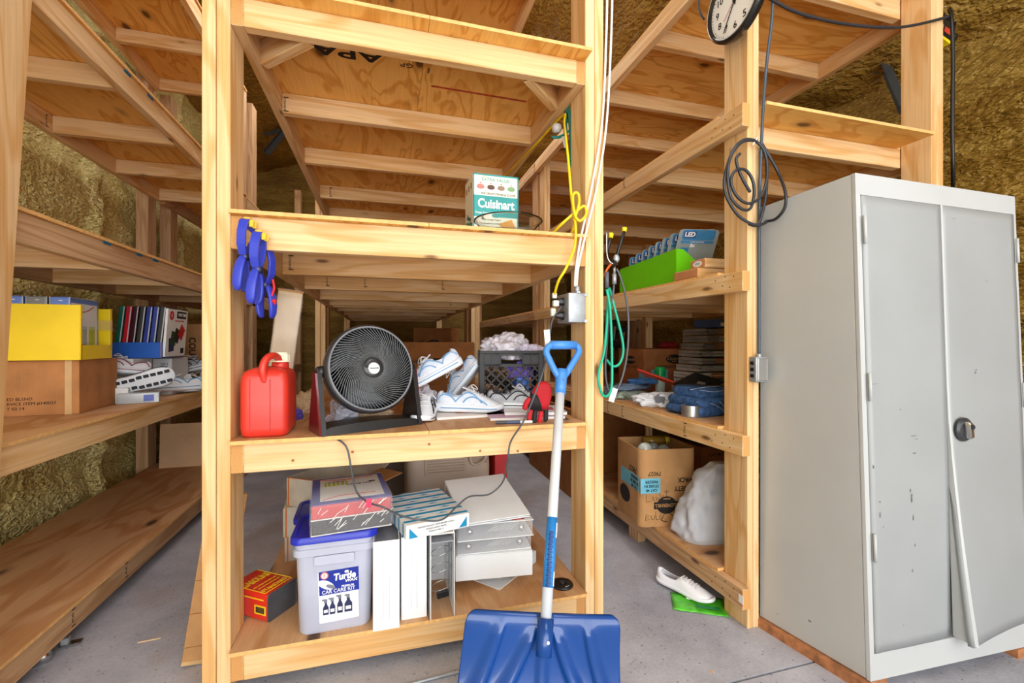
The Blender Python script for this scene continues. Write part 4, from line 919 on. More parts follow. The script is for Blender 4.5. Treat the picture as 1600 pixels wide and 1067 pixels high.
t = crumple('purple_cloth', (0.12, 0.05, 0.09), PPL, 46, 0.3, loc=(0.62, 2.02, 0.93)); tag(t, 'purple fabric seen through the crate hand slot', 'cloth')
for i, (x, z, cl, lb) in enumerate(((0.50, 0.81, (150, 160, 196), 'pale blue packet low in the black crate'), (0.575, 0.81, (196, 210, 226), 'white packet in the middle of the black crate'), (0.645, 0.81, (52, 96, 206), 'bright blue packet in the right of the black crate'), (0.61, 0.875, (70, 110, 200), 'blue packet upper right inside the black crate'))):
    t = carton('packet', lb, 0.06, 0.05, 0.06, (x, 2.02 - i * 0.012, z), -0.2 + 0.1 * i, plain('packet_%d' % i, cl, 0.4), tape=False, group='packets inside the black crate')

# snack carton behind
t = thing('snack_carton', 'open brown snack carton at the back of the middle shelf', 'box', (0.33, 3.28, ZM), 0.03)
open_carton(t, 0.56, 0.36, 0.29, KRAFTD); bm = B(); box(bm, (0, 0, 0), (0.55, 0.004, 0.11), 0.001); obj('flap', bm, KRAFTD, t, (0, -0.184, 0.245), (-0.06, 0, 0))
write(t, 'INDIVIDUALLY WRAPPED SNACKS', 0.032, (0.02, -0.1812, 0.165), 'front', INK, bold=0.02, sx=0.92); oval(t, 0.16, 0.03, (0.05, -0.1812, 0.188), 'front', INK)
write(t, 'Cloverhill', 0.028, (0.1, -0.1812, 0.12), 'front', plain('ink_faded', (110, 70, 40)), shear=0.2)
t = thing('folded_cardboard', 'pale cardboard sheet standing at the far back above the snack carton', 'cardboard', (0.55, 4.9, ZM), 0.1)
bm = B(); box(bm, (0, 0, 0.225), (0.5, 0.006, 0.45), 0.001); obj('sheet', bm, KRAFTD, t)
t = crumple('dark_bag', (0.5, 0.3, 0.34), plain('dark_film', (60, 58, 60), 0.4), 50, 0.45, loc=(0.36, 4.35, ZM)); tag(t, 'dark rumpled bag behind the snack carton', 'bag')

# ================================================================ CENTRAL UNIT: UPPER SHELF (z = 1.5035)
ZU = 1.5037
TEAL = plain('box_teal', (26, 150, 148), 0.45); BXW = plain('box_cream', (232, 228, 208), 0.5, noise_amt=0.05)
t = thing('ice_cream_maker_box', 'white and teal appliance box standing behind the glass bowl', 'box', (0.446, 1.888, ZU), 0.03)
W_, D_, H_ = 0.196, 0.155, 0.288
bm = B(); box(bm, (0, 0, H_ / 2), (W_, D_, H_), 0.002); obj('carton_body', bm, BXW, t)
yf = -D_ / 2
patch(t, W_, 0.088, (0, yf, 0.155), 'front', TEAL, 'brand_band')
for x in (-1, 1): patch(t, 0.005, H_, (x * (W_ / 2 - 0.003), yf, H_ / 2), 'front', TEAL, 'edge_line')
patch(t, W_, 0.006, (0, yf, H_ - 0.003), 'front', TEAL, 'edge_line')
write(t, 'EXTRA VALUE!', 0.019, (0, yf - 0.001, H_ - 0.022), 'front', TEAL)
write(t, 'Cuisinart', 0.052, (0, yf - 0.0012, 0.165), 'front', PAPER, bold=0.03, sx=0.82); write(t, 'Frozen Yogurt-Ice Cream & Sorbet Maker', 0.0125, (0, yf - 0.0012, 0.127), 'front', PAPER, bold=0.02, sx=0.82)
write(t, 'ICE CREAM DISHES & SCOOP', 0.012, (0.01, yf - 0.001, 0.208), 'front', INK, sx=0.95)
for i, cl in enumerate(((222, 120, 110), (96, 56, 40), (150, 120, 100), (120, 160, 110))):
    x = -0.066 + i * 0.044; m_ = plain('scoop_%d' % i, cl, 0.5)
    bm = B(); prism(bm, [(0.017 * math.cos(a), 0.011 * math.sin(a)) for a in [PI + PI * k / 10 for k in range(11)]], 0.0006); obj('dish_picture', bm, m_, t, (x, yf, 0.236), FACE['front'])
    oval(t, 0.03, 0.014, (x, yf - 0.0006, 0.238), 'front', m_, 'scoop_picture'); oval(t, 0.005, 0.005, (x, yf - 0.0008, 0.250), 'front', plain('cherry', (180, 30, 40)), 'cherry_picture')
for i in range(3): write(t, 'For Creamy Frozen Yogurt' if i == 0 else ('and Homemade Ice Cream' if i == 1 else 'in 20 minutes'), 0.010, (-0.09, yf - 0.001, 0.098 - i * 0.018), 'front', INK, align='LEFT')
patch(t, 0.06, 0.05, (0.05, yf, 0.07), 'front', plain('waffle_orange', (226, 160, 70)), 'cone_picture', spin=0.4)
for i in range(3): oval(t, 0.02, 0.028, (-W_ / 2, 0.045 - i * 0.045, 0.245), 'left', plain('pic_brown', (150, 110, 70)), 'side_picture')
write(t, 'Cuisinart', 0.03, (-W_ / 2 - 0.001, 0, 0.12), 'left', plain('box_text_teal', (40, 100, 96)), spin=-0.35, bold=0.02, sx=0.8); patch(t, 0.12, 0.09, (-W_ / 2, 0, 0.055), 'left', TEAL, 'side_panel', spin=-0.2)
GLASS = plain('clear_glass', (236, 242, 240), 0.03, noise_amt=0.0, trans=1.0)
t = thing('glass_bowl', 'wide clear glass bowl at the edge of the upper shelf', 'bowl', (0.462, 1.672, ZU), 0)
bm = B(); lathe(bm, [(0.045, 0), (0.05, 0.0), (0.085, 0.018), (0.118, 0.044), (0.128, 0.058), (0.133, 0.059), (0.133, 0.062), (0.125, 0.062), (0.114, 0.047), (0.083, 0.023), (0.045, 0.006)], 56); obj('bowl_wall', bm, GLASS, t, smooth=True)
# ================================================================ LEFT UNIT CONTENTS (middle shelf z = 0.8005)
ZL = 0.8007
t = carton('large_carton', 'large brown carton with printed lines under the yellow bin', 0.45, 0.34, 0.222, (-1.452, 2.425, ZL), math.radians(5), cardboard('tan_carton', (190, 132, 82)), tape=True)
for i, s in enumerate(('ED BLEND', 'RVICE ITEM #140027', 'T 02 14')): write(t, s, 0.017, (0.0, -0.1706, 0.068 - 0.019 * i), 'front', INK, align='LEFT')
bm = B(); box(bm, (0.19, -0.1704, 0.111), (0.022, 0.001, 0.222)); obj('packing_tape', bm, plain('packing_tape', (206, 168, 118), 0.25), t)
bm = B(); tube(bm, [(0.045, -0.1704, 0.0), (0.045, -0.1704, 0.22)], 0.0015, 4); obj('crease', bm, KRAFT, t)
YE = plain('yellow_card', (250, 214, 20), 0.4, noise_amt=0.04)
t = thing('display_bin', 'bright yellow cardboard bin standing on the large brown carton', 'bin', (-1.435, 2.36, 1.0245), math.radians(5))
w_, d_, h_ = 0.46, 0.27, 0.225
bm = B(); box(bm, (0, -d_ / 2, h_ / 2), (w_, 0.004, h_), 0.001); obj('front_panel', bm, YE, t)
bm = B(); box(bm, (0, d_ / 2, h_ / 2), (w_, 0.004, h_), 0.001); obj('back_panel', bm, YE, t)
bm = B(); box(bm, (0, 0, 0.002), (w_, d_, 0.004)); obj('bottom_panel', bm, YE, t)
for sx in (-1, 1):
    bm = B(); box(bm, (sx * w_ / 2, 0, 0.03), (0.004, d_, 0.06), 0.001); box(bm, (sx * w_ / 2, d_ / 2 - 0.010, h_ / 2 + 0.02), (0.004, 0.020, h_ - 0.04)); box(bm, (sx * w_ / 2, -d_ / 2 + 0.006, h_ / 2), (0.004, 0.012, h_)); o = obj('side_panel', bm, YE, t); o['kind'] = 'stuff'
bm = B(); box(bm, (w_ / 2 + 0.003, 0, 0.148), (0.0006, d_, 0.045)); obj('clear_tape', bm, WRAP, t)
vbl = plain('binder_blue2', (96, 128, 200), 0.35); vgr = plain('binder_grey', (120, 122, 120), 0.35)
for i in range(6):
    x = -1.63 + i * 0.072; m_ = vbl if i % 2 else vgr
    q = thing('view_binder', ('grey', 'blue')[i % 2] + ' wrapped view binder in the yellow bin, ' + ('at the left end', 'second from the left', 'third from the left', 'third from the right', 'second from the right', 'at the right end facing the shoes')[i], 'binder', (x, 2.345 + (x + 1.43) * 0.087, 1.030), math.radians(5), 'view binders in the yellow bin')
    bm = B(); box(bm, (0, 0, 0.125), (0.060, 0.235, 0.250), 0.004, seg=2); obj('binder_body', bm, m_, q)
    bm = B(); box(bm, (0, 0, 0.2515), (0.045, 0.18, 0.003)); obj('pages', bm, m_, q)
    for sx in (-1, 1):
        bm = B(); tube(bm, [(sx * 0.031, -0.1165, 0.01), (sx * 0.031, -0.1165, 0.25), (sx * 0.031, 0.11, 0.252)], 0.0014, 4); obj('film_edge', bm, CLR, q)
    bm = B(); box(bm, (0.004, -0.1195, 0.236), (0.012, 0.001, 0.003)); obj('spine_mark', bm, PAPER, q)
    if i == 5:
        patch(q, 0.205, 0.215, (0.0302, 0.0, 0.122), 'right', PAPER, 'cover_sheet'); bm = B(); tube(bm, spline([(0.0318, -0.09, 0.196), (0.0318, 0.0, 0.197), (0.0318, 0.07, 0.222)], 6), 0.0022, 4); obj('red_swoosh', bm, VR, q)
        patch(q, 0.09, 0.10, (0.0312, -0.03, 0.085), 'right', plain('pic_silver', (176, 184, 188)), 'picture'); patch(q, 0.05, 0.09, (0.0312, 0.055, 0.09), 'right', plain('pic_green', (188, 196, 70)), 'picture')
        write(q, 'binder', 0.014, (0.0312, -0.05, 0.215), 'right', INK); oval(q, 0.02, 0.03, (0.0322, -0.02, 0.045), 'right', VR, 'picture')
# blue tray of presentation binders
t = thing('blue_tray', 'blue cardboard tray holding a row of coloured binders', 'tray', (-1.255, 2.94, 1.0135), 0.0)
BT = plain('tray_blue', (36, 96, 190), 0.45, noise_amt=0.08)
bm = B(); w_, d_, h_ = 0.235, 0.28, 0.082
for c_, s_ in (((0, -d_ / 2, h_ / 2), (w_, 0.004, h_)), ((0, d_ / 2, h_ / 2), (w_, 0.004, h_)), ((-w_ / 2, 0, h_ / 2), (0.004, d_, h_)), ((w_ / 2, 0, h_ / 2), (0.004, d_, h_)), ((0, 0, 0.002), (w_, d_, 0.004))):
    bm = B(); box(bm, c_, s_, 0.0008); obj('tray_panel', bm, BT, t)
bm = B(); tube(bm, [(w_ / 2 - 0.001, -d_ / 2 - 0.002, 0.0), (w_ / 2 - 0.001, -d_ / 2 - 0.002, h_)], 0.0018, 4); obj('worn_corner', bm, KRAFT, t)
for i, (cl, nm) in enumerate((((0, 112, 92), 'green'), ((206, 26, 52), 'red'), ((60, 26, 36), 'maroon'), ((62, 62, 60), 'charcoal'), ((48, 66, 150), 'navy'), ((56, 72, 148), 'second navy'), ((64, 64, 62), 'dark grey'))):
    x = -1.347 + i * 0.0305
    q = thing('thin_binder', nm + ' thin binder in the blue tray', 'binder', (x, 2.94, 1.0180), (0, math.radians(6), 0), 'coloured binders in the blue tray')
    bm = B(); box(bm, (0, 0, 0.135), (0.0225, 0.25, 0.27), 0.003); obj('binder_body', bm, plain('tb_' + nm.replace(' ', '_'), cl, 0.35), q)
    for k in (0, 1):
        bm = B(); tube(bm, [(0.0125 - k * 0.003, -0.1262, 0.002), (0.0125 - k * 0.003, -0.1262, 0.268)], 0.0014, 4); obj('clear_edge', bm, CLR, q)
q = thing('index_pack', 'white card pack with red, green and black squares at the end of the blue tray', 'card pack', (-1.135, 2.94, 1.0180), (0, math.radians(4), 0))
bm = B(); box(bm, (0, 0, 0.13), (0.012, 0.25, 0.26), 0.001); obj('card_body', bm, PAPER, q)
patch(q, 0.12, 0.04, (0.0062, 0.045, 0.232), 'right', INK, 'title_band'); write(q, 'TWO TONE', 0.024, (0.0075, 0.05, 0.232), 'right', PAPER, bold=0.02, sx=0.8); oval(q, 0.05, 0.05, (0.0068, -0.08, 0.225), 'right', plain('label_red', (196, 40, 44)), 'badge'); write(q, 'i', 0.03, (0.008, -0.08, 0.225), 'right', PAPER, bold=0.03)
write(q, 'PRESENTATION COVERS', 0.010, (0.0068, 0.02, 0.198), 'right', plain('label_red', (196, 40, 44)))
for (y, z, cl, sp) in ((0.055, 0.135, (206, 36, 40), 0.6), (0.0, 0.115, (36, 30, 30), 0.35), (-0.04, 0.10, (24, 74, 48), 0.15), (-0.06, 0.065, (34, 40, 84), -0.1)):
    patch(q, 0.062, 0.075, (0.0064 + z * 0.004, y, z), 'right', plain('sq_%d' % cl[0], cl, 0.5), 'picture', spin=-sp)
patch(q, 0.04, 0.03, (0.0064, 0.08, 0.03), 'right', INK, 'size_mark')
for i, (x, y, w_, d_, h_, lb, m_) in enumerate(((-1.34, 2.90, 0.20, 0.30, 0.21, 'white box under the left of the blue tray', PAPER), (-1.19, 3.05, 0.09, 0.22, 0.205, 'grey-white box with small print under the blue tray', plain('greywhite_card', (206, 210, 212), 0.5)))):
    t = carton('storage_box', lb, w_, d_, h_, (x, y, ZL), 0.0, m_, tape=False)
    if i: write(t, 'SIZE 8\nMENS\nWHITE', 0.014, (0.01, -d_ / 2 - 0.001, 0.16), 'front', INK)
t = carton('small_white_box', 'small white box on the shelf at the right corner of the large brown carton', 0.05, 0.05, 0.075, (-1.222, 2.62, ZL), 0.2, PAPER, tape=False)
t = carton('clear_box', 'clear-lidded shoe box with blue label under the upturned sole', 0.16, 0.09, 0.05, (-1.155, 2.62, ZL), 0.3, plain('clear_plastic_box', (206, 212, 216), 0.15, trans=0.3), tape=False); patch(t, 0.04, 0.03, (0.04, -0.0456, 0.025), 'front', VB, 'label')
SR = plain('maroon_trim', (130, 20, 50), 0.5)
shoe('running_shoe', 'white shoe lying on its side, black and white sole facing out', (-1.155, 2.64, ZL + 0.098), (math.radians(-78), math.radians(-14), math.radians(20)), SM, SK, SM, 0.27, tread=SK)
shoe('running_shoe', 'white shoe with maroon heel tucked behind the upturned sole', (-1.285, 2.70, ZL + 0.135), (math.radians(20), math.radians(-8), math.radians(200)), SM, SR, SM, 0.26)
shoe('running_shoe', 'white and light blue shoe in the middle of the left shelf', (-1.14, 2.98, ZL + 0.012), (0.3, 0, math.radians(215)), SM, SL, SM, 0.27)
shoe('running_shoe', 'pale blue and white shoe nearest the shelf edge, toe outwards', (-1.135, 3.12, ZL + 0.001), (0, 0, math.radians(-62)), SW, SB, SM, 0.27)
shoe('running_shoe', 'grey and black shoe on top of the shoes by the left post', (-1.16, 3.28, ZL + 0.105), (0.1, math.radians(12), math.radians(165)), SG, SK, SM, 0.28)
shoe('running_shoe', 'silver and black shoe beside the central left post', (-1.13, 3.36, ZL + 0.001), (0, 0, math.radians(-70)), SG, SK, SM, 0.28)
t = carton('kraft_carton', 'tall kraft carton with vertical lettering at the end of the left shelf', 0.30, 0.34, 0.42, (-1.27, 3.74, ZL), 0.0, KRAFT, tape=False)
write(t, 'COUVERC', 0.055, (-0.0, -0.1712, 0.2), 'front', INK, spin=-PI / 2, bold=0.02); write(t, 'COUVERC', 0.05, (0.151, 0.0, 0.2), 'right', INK, spin=-PI / 2)
t = carton('brown_carton', 'brown carton standing in the dark behind the grey shoes', 0.18, 0.2, 0.19, (-1.32, 3.33, ZL), 0.1, KRAFTD, tape=False)
# bottom left
t = thing('plywood_offcut', 'pale plywood offcut standing upright at the end of the bottom left shelf', 'board', (-1.36, 3.93, 0.1562), (math.radians(-4), 0, 0))
bm = B(); box(bm, (0, 0, 0.16), (0.50, 0.012, 0.33), 0.001); obj('sheet', bm, [plain('pale_ply', (206, 166, 124), 0.6, nscale=5)], t)
t = thing('flattened_carton', 'flattened tan carton leaning on the left post of the central unit', 'cardboard', (-0.602, 1.77, 0.001), (math.radians(-1), math.radians(8), math.radians(10)))
bm = B(); box(bm, (0, 0, 0.29), (0.115, 0.022, 0.56), 0.004, seg=2); obj('folded_body', bm, KRAFT, t)
for i in range(5):
    bm = B(); tube(bm, [(-0.056, -0.0116, 0.06 + i * 0.11), (0.056, -0.0116, 0.065 + i * 0.11)], 0.0012, 4); obj('crease', bm, KRAFTD, t)
patch(t, 0.05, 0.06, (0.02, -0.011, 0.22), 'front', plain('pale_label', (206, 176, 140)), 'label'); bm = B(); box(bm, (0, -0.0118, 0.008), (0.114, 0.002, 0.014), 0.001); obj('packing_tape', bm, plain('packing_tape', (206, 168, 118), 0.25), t)
t = thing('chrome_cup', 'round chrome cup lying on the floor under the left shelf rail', 'cup', (-1.13, 1.93, 0.02), (0, math.radians(70), 0.4))
bm = B(); lathe(bm, [(0.032, -0.03), (0.035, 0.0), (0.034, 0.014), (0.028, 0.018), (0.01, 0.019)], 28); obj('cup_body', bm, CHROME, t, smooth=True)
t = thing('metal_bracket', 'small chrome bracket on the floor beside the round cup', 'bracket', (-1.09, 2.00, 0.004), 0.2)
bm = B(); box(bm, (0, 0, 0.004), (0.06, 0.03, 0.004), 0.001); obj('plate', bm, CHROME, t); bm = B(); box(bm, (-0.015, 0, 0.018), (0.024, 0.026, 0.024), 0.003); obj('block', bm, GALV, t)

# ================================================================ RIGHT UNIT CONTENTS
# shelf z = 1.3805 : green bin with card packs
ZG = 1.3807
LG = plain('lime_plastic', (110, 208, 10), 0.4, noise_amt=0.05)
t = thing('green_bin', 'lime green sloping bin holding blister cards on the right unit', 'bin', (1.46, 2.14, ZG), 0.0)
def panel(bm, pts, th):
    P = [Vector(p) for p in pts]; n = (P[1] - P[0]).cross(P[2] - P[0]).normalized() * th
    loft(bm, [P, [p + n for p in P]])
for pts in (((-0.10, -0.27, 0), (-0.10, 0.27, 0), (-0.10, 0.27, 0.15), (-0.10, -0.27, 0.168)), ((0.10, -0.27, 0), (0.10, 0.27, 0), (0.10, 0.27, 0.15), (0.10, -0.27, 0.12)), ((-0.10, -0.27, 0), (0.10, -0.27, 0), (0.10, -0.27, 0.05), (-0.06, -0.27, 0.168), (-0.10, -0.27, 0.168)), ((-0.10, 0.27, 0), (0.10, 0.27, 0), (0.10, 0.27, 0.15), (-0.10, 0.27, 0.15)), ((-0.1, -0.27, 0.0), (0.1, -0.27, 0.0), (0.1, 0.27, 0.0), (-0.1, 0.27, 0.0))):
    bm = B(); panel(bm, pts, 0.004); obj('bin_panel', bm, LG, t)
CB = plain('card_blue', (60, 130, 180), 0.35, noise_amt=0.25, nscale=8); CN = plain('card_navy', (36, 48, 120), 0.4); CGY = plain('card_grey', (150, 156, 154), 0.4, noise_amt=0.2)
nm = ('rearmost', 'second rearmost', 'third from the back', 'fourth from the back', 'fourth from the front', 'third from the front', 'second from the front', 'foremost')
for i in range(8):
    y = 2.36 - i * 0.062; lean = math.radians(-8 - i * 3.2) 
    z_ = ZG + 0.012 + 0.010 * i
    q = thing('blister_card', nm[i] + ' bulb blister card in the green bin', 'blister card', (1.462 + (0.012 if i < 7 else 0.02), y, z_), (lean * -1.0, 0, math.radians(-4 - i)), 'bulb blister cards in the green bin')
    bm = B(); prism(bm, rrect(0.172 + 0.004 * i, 0.205, 0.018, 4, 0, 0.1025), 0.003); obj('card', bm, CGY, q, (0, 0.0, 0), (PI / 2, 0, 0))
    patch(q, 0.165, 0.05, (0, -0.003, 0.178), 'front', CB, 'header_band', r=0.012); patch(q, 0.06, 0.03, (-0.045, -0.0042, 0.18), 'front', CN, 'logo_patch', r=0.004); write(q, 'LED', 0.030, (-0.045, -0.0055, 0.18), 'front', PAPER, bold=0.05)
    patch(q, 0.165, 0.014, (0, -0.003, 0.143), 'front', CB, 'blue_line'); write(q, 'LONG LASTING', 0.010, (0.0, -0.0045, 0.143), 'front', PAPER); write(q, '8x', 0.024, (-0.02, -0.0035, 0.125), 'front', PAPER, bold=0.03)
    patch(q, 0.04, 0.03, (-0.055, -0.0035, 0.10), 'front', CB, 'blue_square')
    bm = B(); tube(bm, [(-0.084, -0.0015, 0.02), (-0.084, -0.0015, 0.175), (-0.07, -0.0015, 0.2), (0.07, -0.0015, 0.205)], 0.0016, 4); obj('clear_edge', bm, CLR, q)
bm = B()
for i, (lo, hi, lb) in enumerate((((1.315, 1.655, ZG), (1.60, 1.825, ZG + 0.043), 'lower pine block at the front of the right shelf'), ((1.345, 1.645, ZG + 0.0435), (1.60, 1.745, ZG + 0.085), 'upper pine block with a sticker, on the lower block'))):
    c_ = (Vector(lo) + Vector(hi)) / 2; t = thing('wood_block', lb, 'wood block', (c_.x, c_.y, lo[2]), 0.0)
    s_ = Vector(hi) - Vector(lo); b2 = B(); box(b2, (0, 0, s_.z / 2), s_, 0.006, seg=2)
    for f in b2.faces:
        if abs(f.normal.x) > 0.9: f.material_index = 1
    obj('block_body', b2, [PINE, plain('cut_end', (196, 132, 84), 0.8)], t)
    if i: oval(t, 0.06, 0.026, (-s_.x / 2 - 0.0002, 0, s_.z / 2), 'left', PAPER, 'sticker'); write(t, 'STUD', 0.012, (-s_.x / 2 - 0.0014, 0, s_.z / 2), 'left', plain('sticker_blue', (70, 140, 180)))
# shelf z = 0.7545
ZR = 0.7547
t = thing('snack_carton', 'brown individually wrapped snacks carton behind the jeans', 'box', (1.905, 2.83, ZR), 0.0)
bm = B(); box(bm, (0, 0, 0.148), (0.44, 0.34, 0.296), 0.004); obj('carton_body', bm, cardboard('orange_kraft', (176, 112, 66)), t)
oval(t, 0.14, 0.062, (0.02, -0.171, 0.225), 'front', INK); write(t, 'Cloverhill', 0.034, (0.02, -0.1722, 0.228), 'front', KRAFT, shear=0.2, sx=0.9); write(t, 'BAKERY', 0.012, (0.02, -0.1722, 0.208), 'front', KRAFT)
write(t, 'INDIVIDUALLY WRAPPED SNACKS', 0.024, (0.06, -0.171, 0.172), 'front', INK, bold=0.02, sx=0.95)
LB = plain('cyan_label', (110, 190, 214), 0.5)
patch(t, 0.13, 0.075, (-0.10, -0.171, 0.115), 'front', LB, 'label'); patch(t, 0.06, 0.075, (-0.2208, -0.14, 0.115), 'left', LB, 'label'); write(t, 'CAT 48\nSTORE IN\nFREEZER', 0.018, (-0.1, -0.1725, 0.125), 'front', INK)
oval(t, 0.13, 0.06, (-0.2205, 0.0, 0.215), 'left', INK); write(t, 'Cloverhill', 0.03, (-0.222, 0, 0.218), 'left', KRAFT, shear=0.2); write(t, 'WRAPPED SNACKS', 0.02, (-0.221, 0, 0.168), 'left', INK); write(t, 'Y', 0.05, (-0.221, -0.12, 0.23), 'left', plain('ink_faded', (110, 70, 40)))
# stack of cases
random.seed(5)
for i in range(10):
    sh = (44, 47, 52, 60, 70, 92, 120, 132, 96, 150)[9 - i]
    w_ = 0.30 - 0.008 * i; z_ = ZR + i * 0.0425
    pos = ('bottom', 'second from bottom', 'third from bottom', 'fourth from bottom', 'fifth from bottom', 'fifth from top', 'fourth from top', 'third from top', 'second from top', 'topmost')[i]
    t = thing('clamshell_case', pos + ' case in the stack of grey cases behind the jeans', 'case', (1.855 + 0.006 * (i % 3) + 0.004 * i, 2.30 - 0.004 * i, z_), math.radians(-4 + 5 * random.random()), 'stack of grey cases on the right shelf')
    m_ = plain('case_grey_%d' % (sh // 30), (min(255, sh + 74), min(255, sh + 68), min(255, sh + 64)), 0.3, noise_amt=0.35)
    for zz_ in (0.0, 0.019):
        bm = B(); loft(bm, [[Vector((x, y, z + zz_)) for y, z in ((-0.085, 0.001), (0.11, 0.001), (0.11, 0.0175), (-0.085, 0.0175), (-0.104, 0.015), (-0.110, 0.009), (-0.104, 0.003))] for x in (-w_ / 2, w_ / 2)]); obj('case_half', bm, m_, t)
    bm = B(); tube(bm, [(-w_ / 2 + 0.01, -0.114, 0.019), (w_ / 2 - 0.01, -0.114, 0.019)], 0.004, 6); obj('hinge', bm, m_, t)
    bm = B(); box(bm, (0.0, -0.1125, 0.02), (0.09, 0.002, 0.03), 0.001); obj('spine_sleeve', bm, CGY if i % 2 == 0 else KRAFTD, t)
t = carton('blue_box', 'blue box on top of the grey case stack', 0.16, 0.18, 0.05, (1.93, 2.27, ZR + 0.426), 0.1, plain('navy_card', (60, 84, 130), 0.5), tape=False); patch(t, 0.05, 0.02, (-0.03, -0.0905, 0.02), 'front', PAPER, 'label')
# stack: jeans
JB = plain('denim', (56, 92, 142), 0.85, noise_amt=0.5, nscale=40, bmp=0.4); JS = plain('denim_stitch', (176, 190, 214), 0.8)
t = thing('folded_jeans', 'folded blue denim jeans behind the silver tin', 'jeans', (1.465, 1.835, ZR), math.radians(8))
for i, (z0, z1, w_, d_, dx) in enumerate(((0.0, 0.045, 0.24, 0.24, 0.0), (0.04, 0.085, 0.235, 0.23, 0.008), (0.08, 0.128, 0.21, 0.20, 0.016))):
    bm = B(); R_ = []
    for k in range(7):
        u = k / 6; z = z0 + (z1 - z0) * u; s_ = 1 - 0.10 * abs(u - 0.5) ** 2 * 4
        R_.append([Vector((x, y, z)) for x, y in rrect(w_ * s_, d_ * s_, 0.04, 8, dx)])
    loft(bm, R_)
    for v in bm.verts:
        n_ = noise.fractal(v.co * 16 + Vector((i * 5, 0, 0)), 0.8, 2.0, 3) * 0.010; v.co += Vector((n_, n_, n_ * 0.6))
    obj('denim_fold', bm, JB, t, smooth=True)
for pts in (((-0.10, -0.10, 0.125), (-0.03, -0.112, 0.115), (0.05, -0.108, 0.118)), ((-0.108, -0.05, 0.122), (-0.02, -0.07, 0.133), (0.07, -0.06, 0.132)), ((-0.11, -0.09, 0.07), (-0.04, -0.118, 0.06), (0.02, -0.122, 0.03)), ((0.0, -0.12, 0.07), (0.04, -0.124, 0.04), (0.07, -0.12, 0.065), (0.10, -0.12, 0.03))):
    bm = B(); tube(bm, spline(pts, 8), 0.0014, 4); obj('stitching', bm, JS, t)
t = crumple('blue_garment', (0.20, 0.13, 0.10), JB, 61, 0.3, loc=(1.60, 1.98, ZR + 0.02), freq=3); tag(t, 'rumpled darker denim garment behind the folded jeans', 'clothes')
t = thing('magazine', 'black magazine lying over the top of the jeans', 'magazine', (1.60, 2.00, ZR + 0.125), (0.25, math.radians(-12), 0.4))
bm = B(); box(bm, (0, 0, 0.004), (0.22, 0.17, 0.007), 0.001); obj('cover', bm, plain('mag_black', (34, 40, 44), 0.25, noise_amt=0.6, nscale=14), t); patch(t, 0.08, 0.04, (-0.03, -0.02, 0.0078), 'top', CGY, 'picture', spin=0.3)
t = thing('tin', 'short silver tin at the edge of the right middle shelf', 'tin', (1.366, 1.762, ZR), 0.0)
TN = plain('brushed_tin', (196, 200, 206), 0.3, metal=0.85, noise_amt=0.1)
bm = B(); lathe(bm, [(0.042, 0), (0.044, 0.002), (0.044, 0.046), (0.0455, 0.046), (0.0455, 0.052), (0.043, 0.053), (0.042, 0.05), (0.041, 0.006)], 40); obj('tin_body', bm, TN, t, auto=True)
t = crumple('shopping_bag', (0.25, 0.15, 0.095), plain('bag_pure_white', (234, 236, 240), 0.35, noise_amt=0.05), 71, 0.35, loc=(1.425, 2.09, ZR), rot=(0, 0, -0.5)); tag(t, 'crumpled white shopping bag on the right middle shelf', 'plastic bag')
bm = B(); prism(bm, [(-0.02, -0.02), (0.02, -0.026), (0.028, 0.006), (0.0, 0.03), (-0.03, 0.01)], 0.002); obj('printed_mark', bm, plain('mark_dark', (90, 88, 96)), t, (-0.01, -0.066, 0.045), (PI / 2 - 0.25, 0, 0))
BP = plain('packet_blue_grey', (128, 150, 176), 0.25, noise_amt=0.5, nscale=16)
for i, (x, y, z, sx_, sy_, sz, rz, lb) in enumerate(((1.46, 2.44, 0.0, 0.26, 0.16, 0.055, 0.3, 'silvery green packet at the bottom of the packet heap'), (1.50, 2.50, 0.045, 0.26, 0.15, 0.05, 0.1, 'blue clear-film packet on the packet heap'), (1.56, 2.46, 0.085, 0.20, 0.12, 0.045, -0.1, 'bright blue packet at the top of the heap'), (1.42, 2.62, 0.0, 0.16, 0.14, 0.09, 0.2, 'dark film packet at the left end behind the hanging cords'))):
    m_ = (plain('packet_green_grey', (166, 184, 170), 0.25, noise_amt=0.4, nscale=16), BP, plain('packet_sky', (70, 130, 196), 0.3, noise_amt=0.4, nscale=16), plain('packet_dark', (96, 96, 100), 0.3, noise_amt=0.4, nscale=16))[i]
    t = crumple('film_packet', (sx_, sy_, sz), m_, 80 + i, 0.25, loc=(x, y, ZR + z), rot=(0, 0, rz), flat=0.6); tag(t, lb, 'packet', 'film packets on the right shelf')
t = thing('glue_bottle', 'small clear bottle with a green cap behind the white bag', 'bottle', (1.66, 2.44, ZR), 0)
bm = B(); lathe(bm, [(0.026, 0), (0.03, 0.004), (0.03, 0.11), (0.024, 0.13)], 24); obj('bottle_body', bm, plain('bottle_clear', (190, 206, 196), 0.2), t, smooth=True)
bm = B(); lathe(bm, [(0.031, 0.128), (0.033, 0.130), (0.033, 0.178), (0.028, 0.186), (0.008, 0.188)], 24); obj('cap', bm, plain('green_cap', (10, 176, 90), 0.35), t, auto=True)
for i in range(16):
    a = 2 * PI * i / 16; bm = B(); box(bm, (0.033 * math.cos(a), 0.033 * math.sin(a), 0.15), (0.002, 0.003, 0.036), rot=(0, 0, a)); obj('cap_rib', bm, plain('green_dark', (6, 120, 60)), t)
t = thing('flat_pack', 'long red and black carded pack leaning across the white bag', 'pack', (1.52, 2.16, ZR + 0.118), (math.radians(-25), math.radians(17), math.radians(-52)))
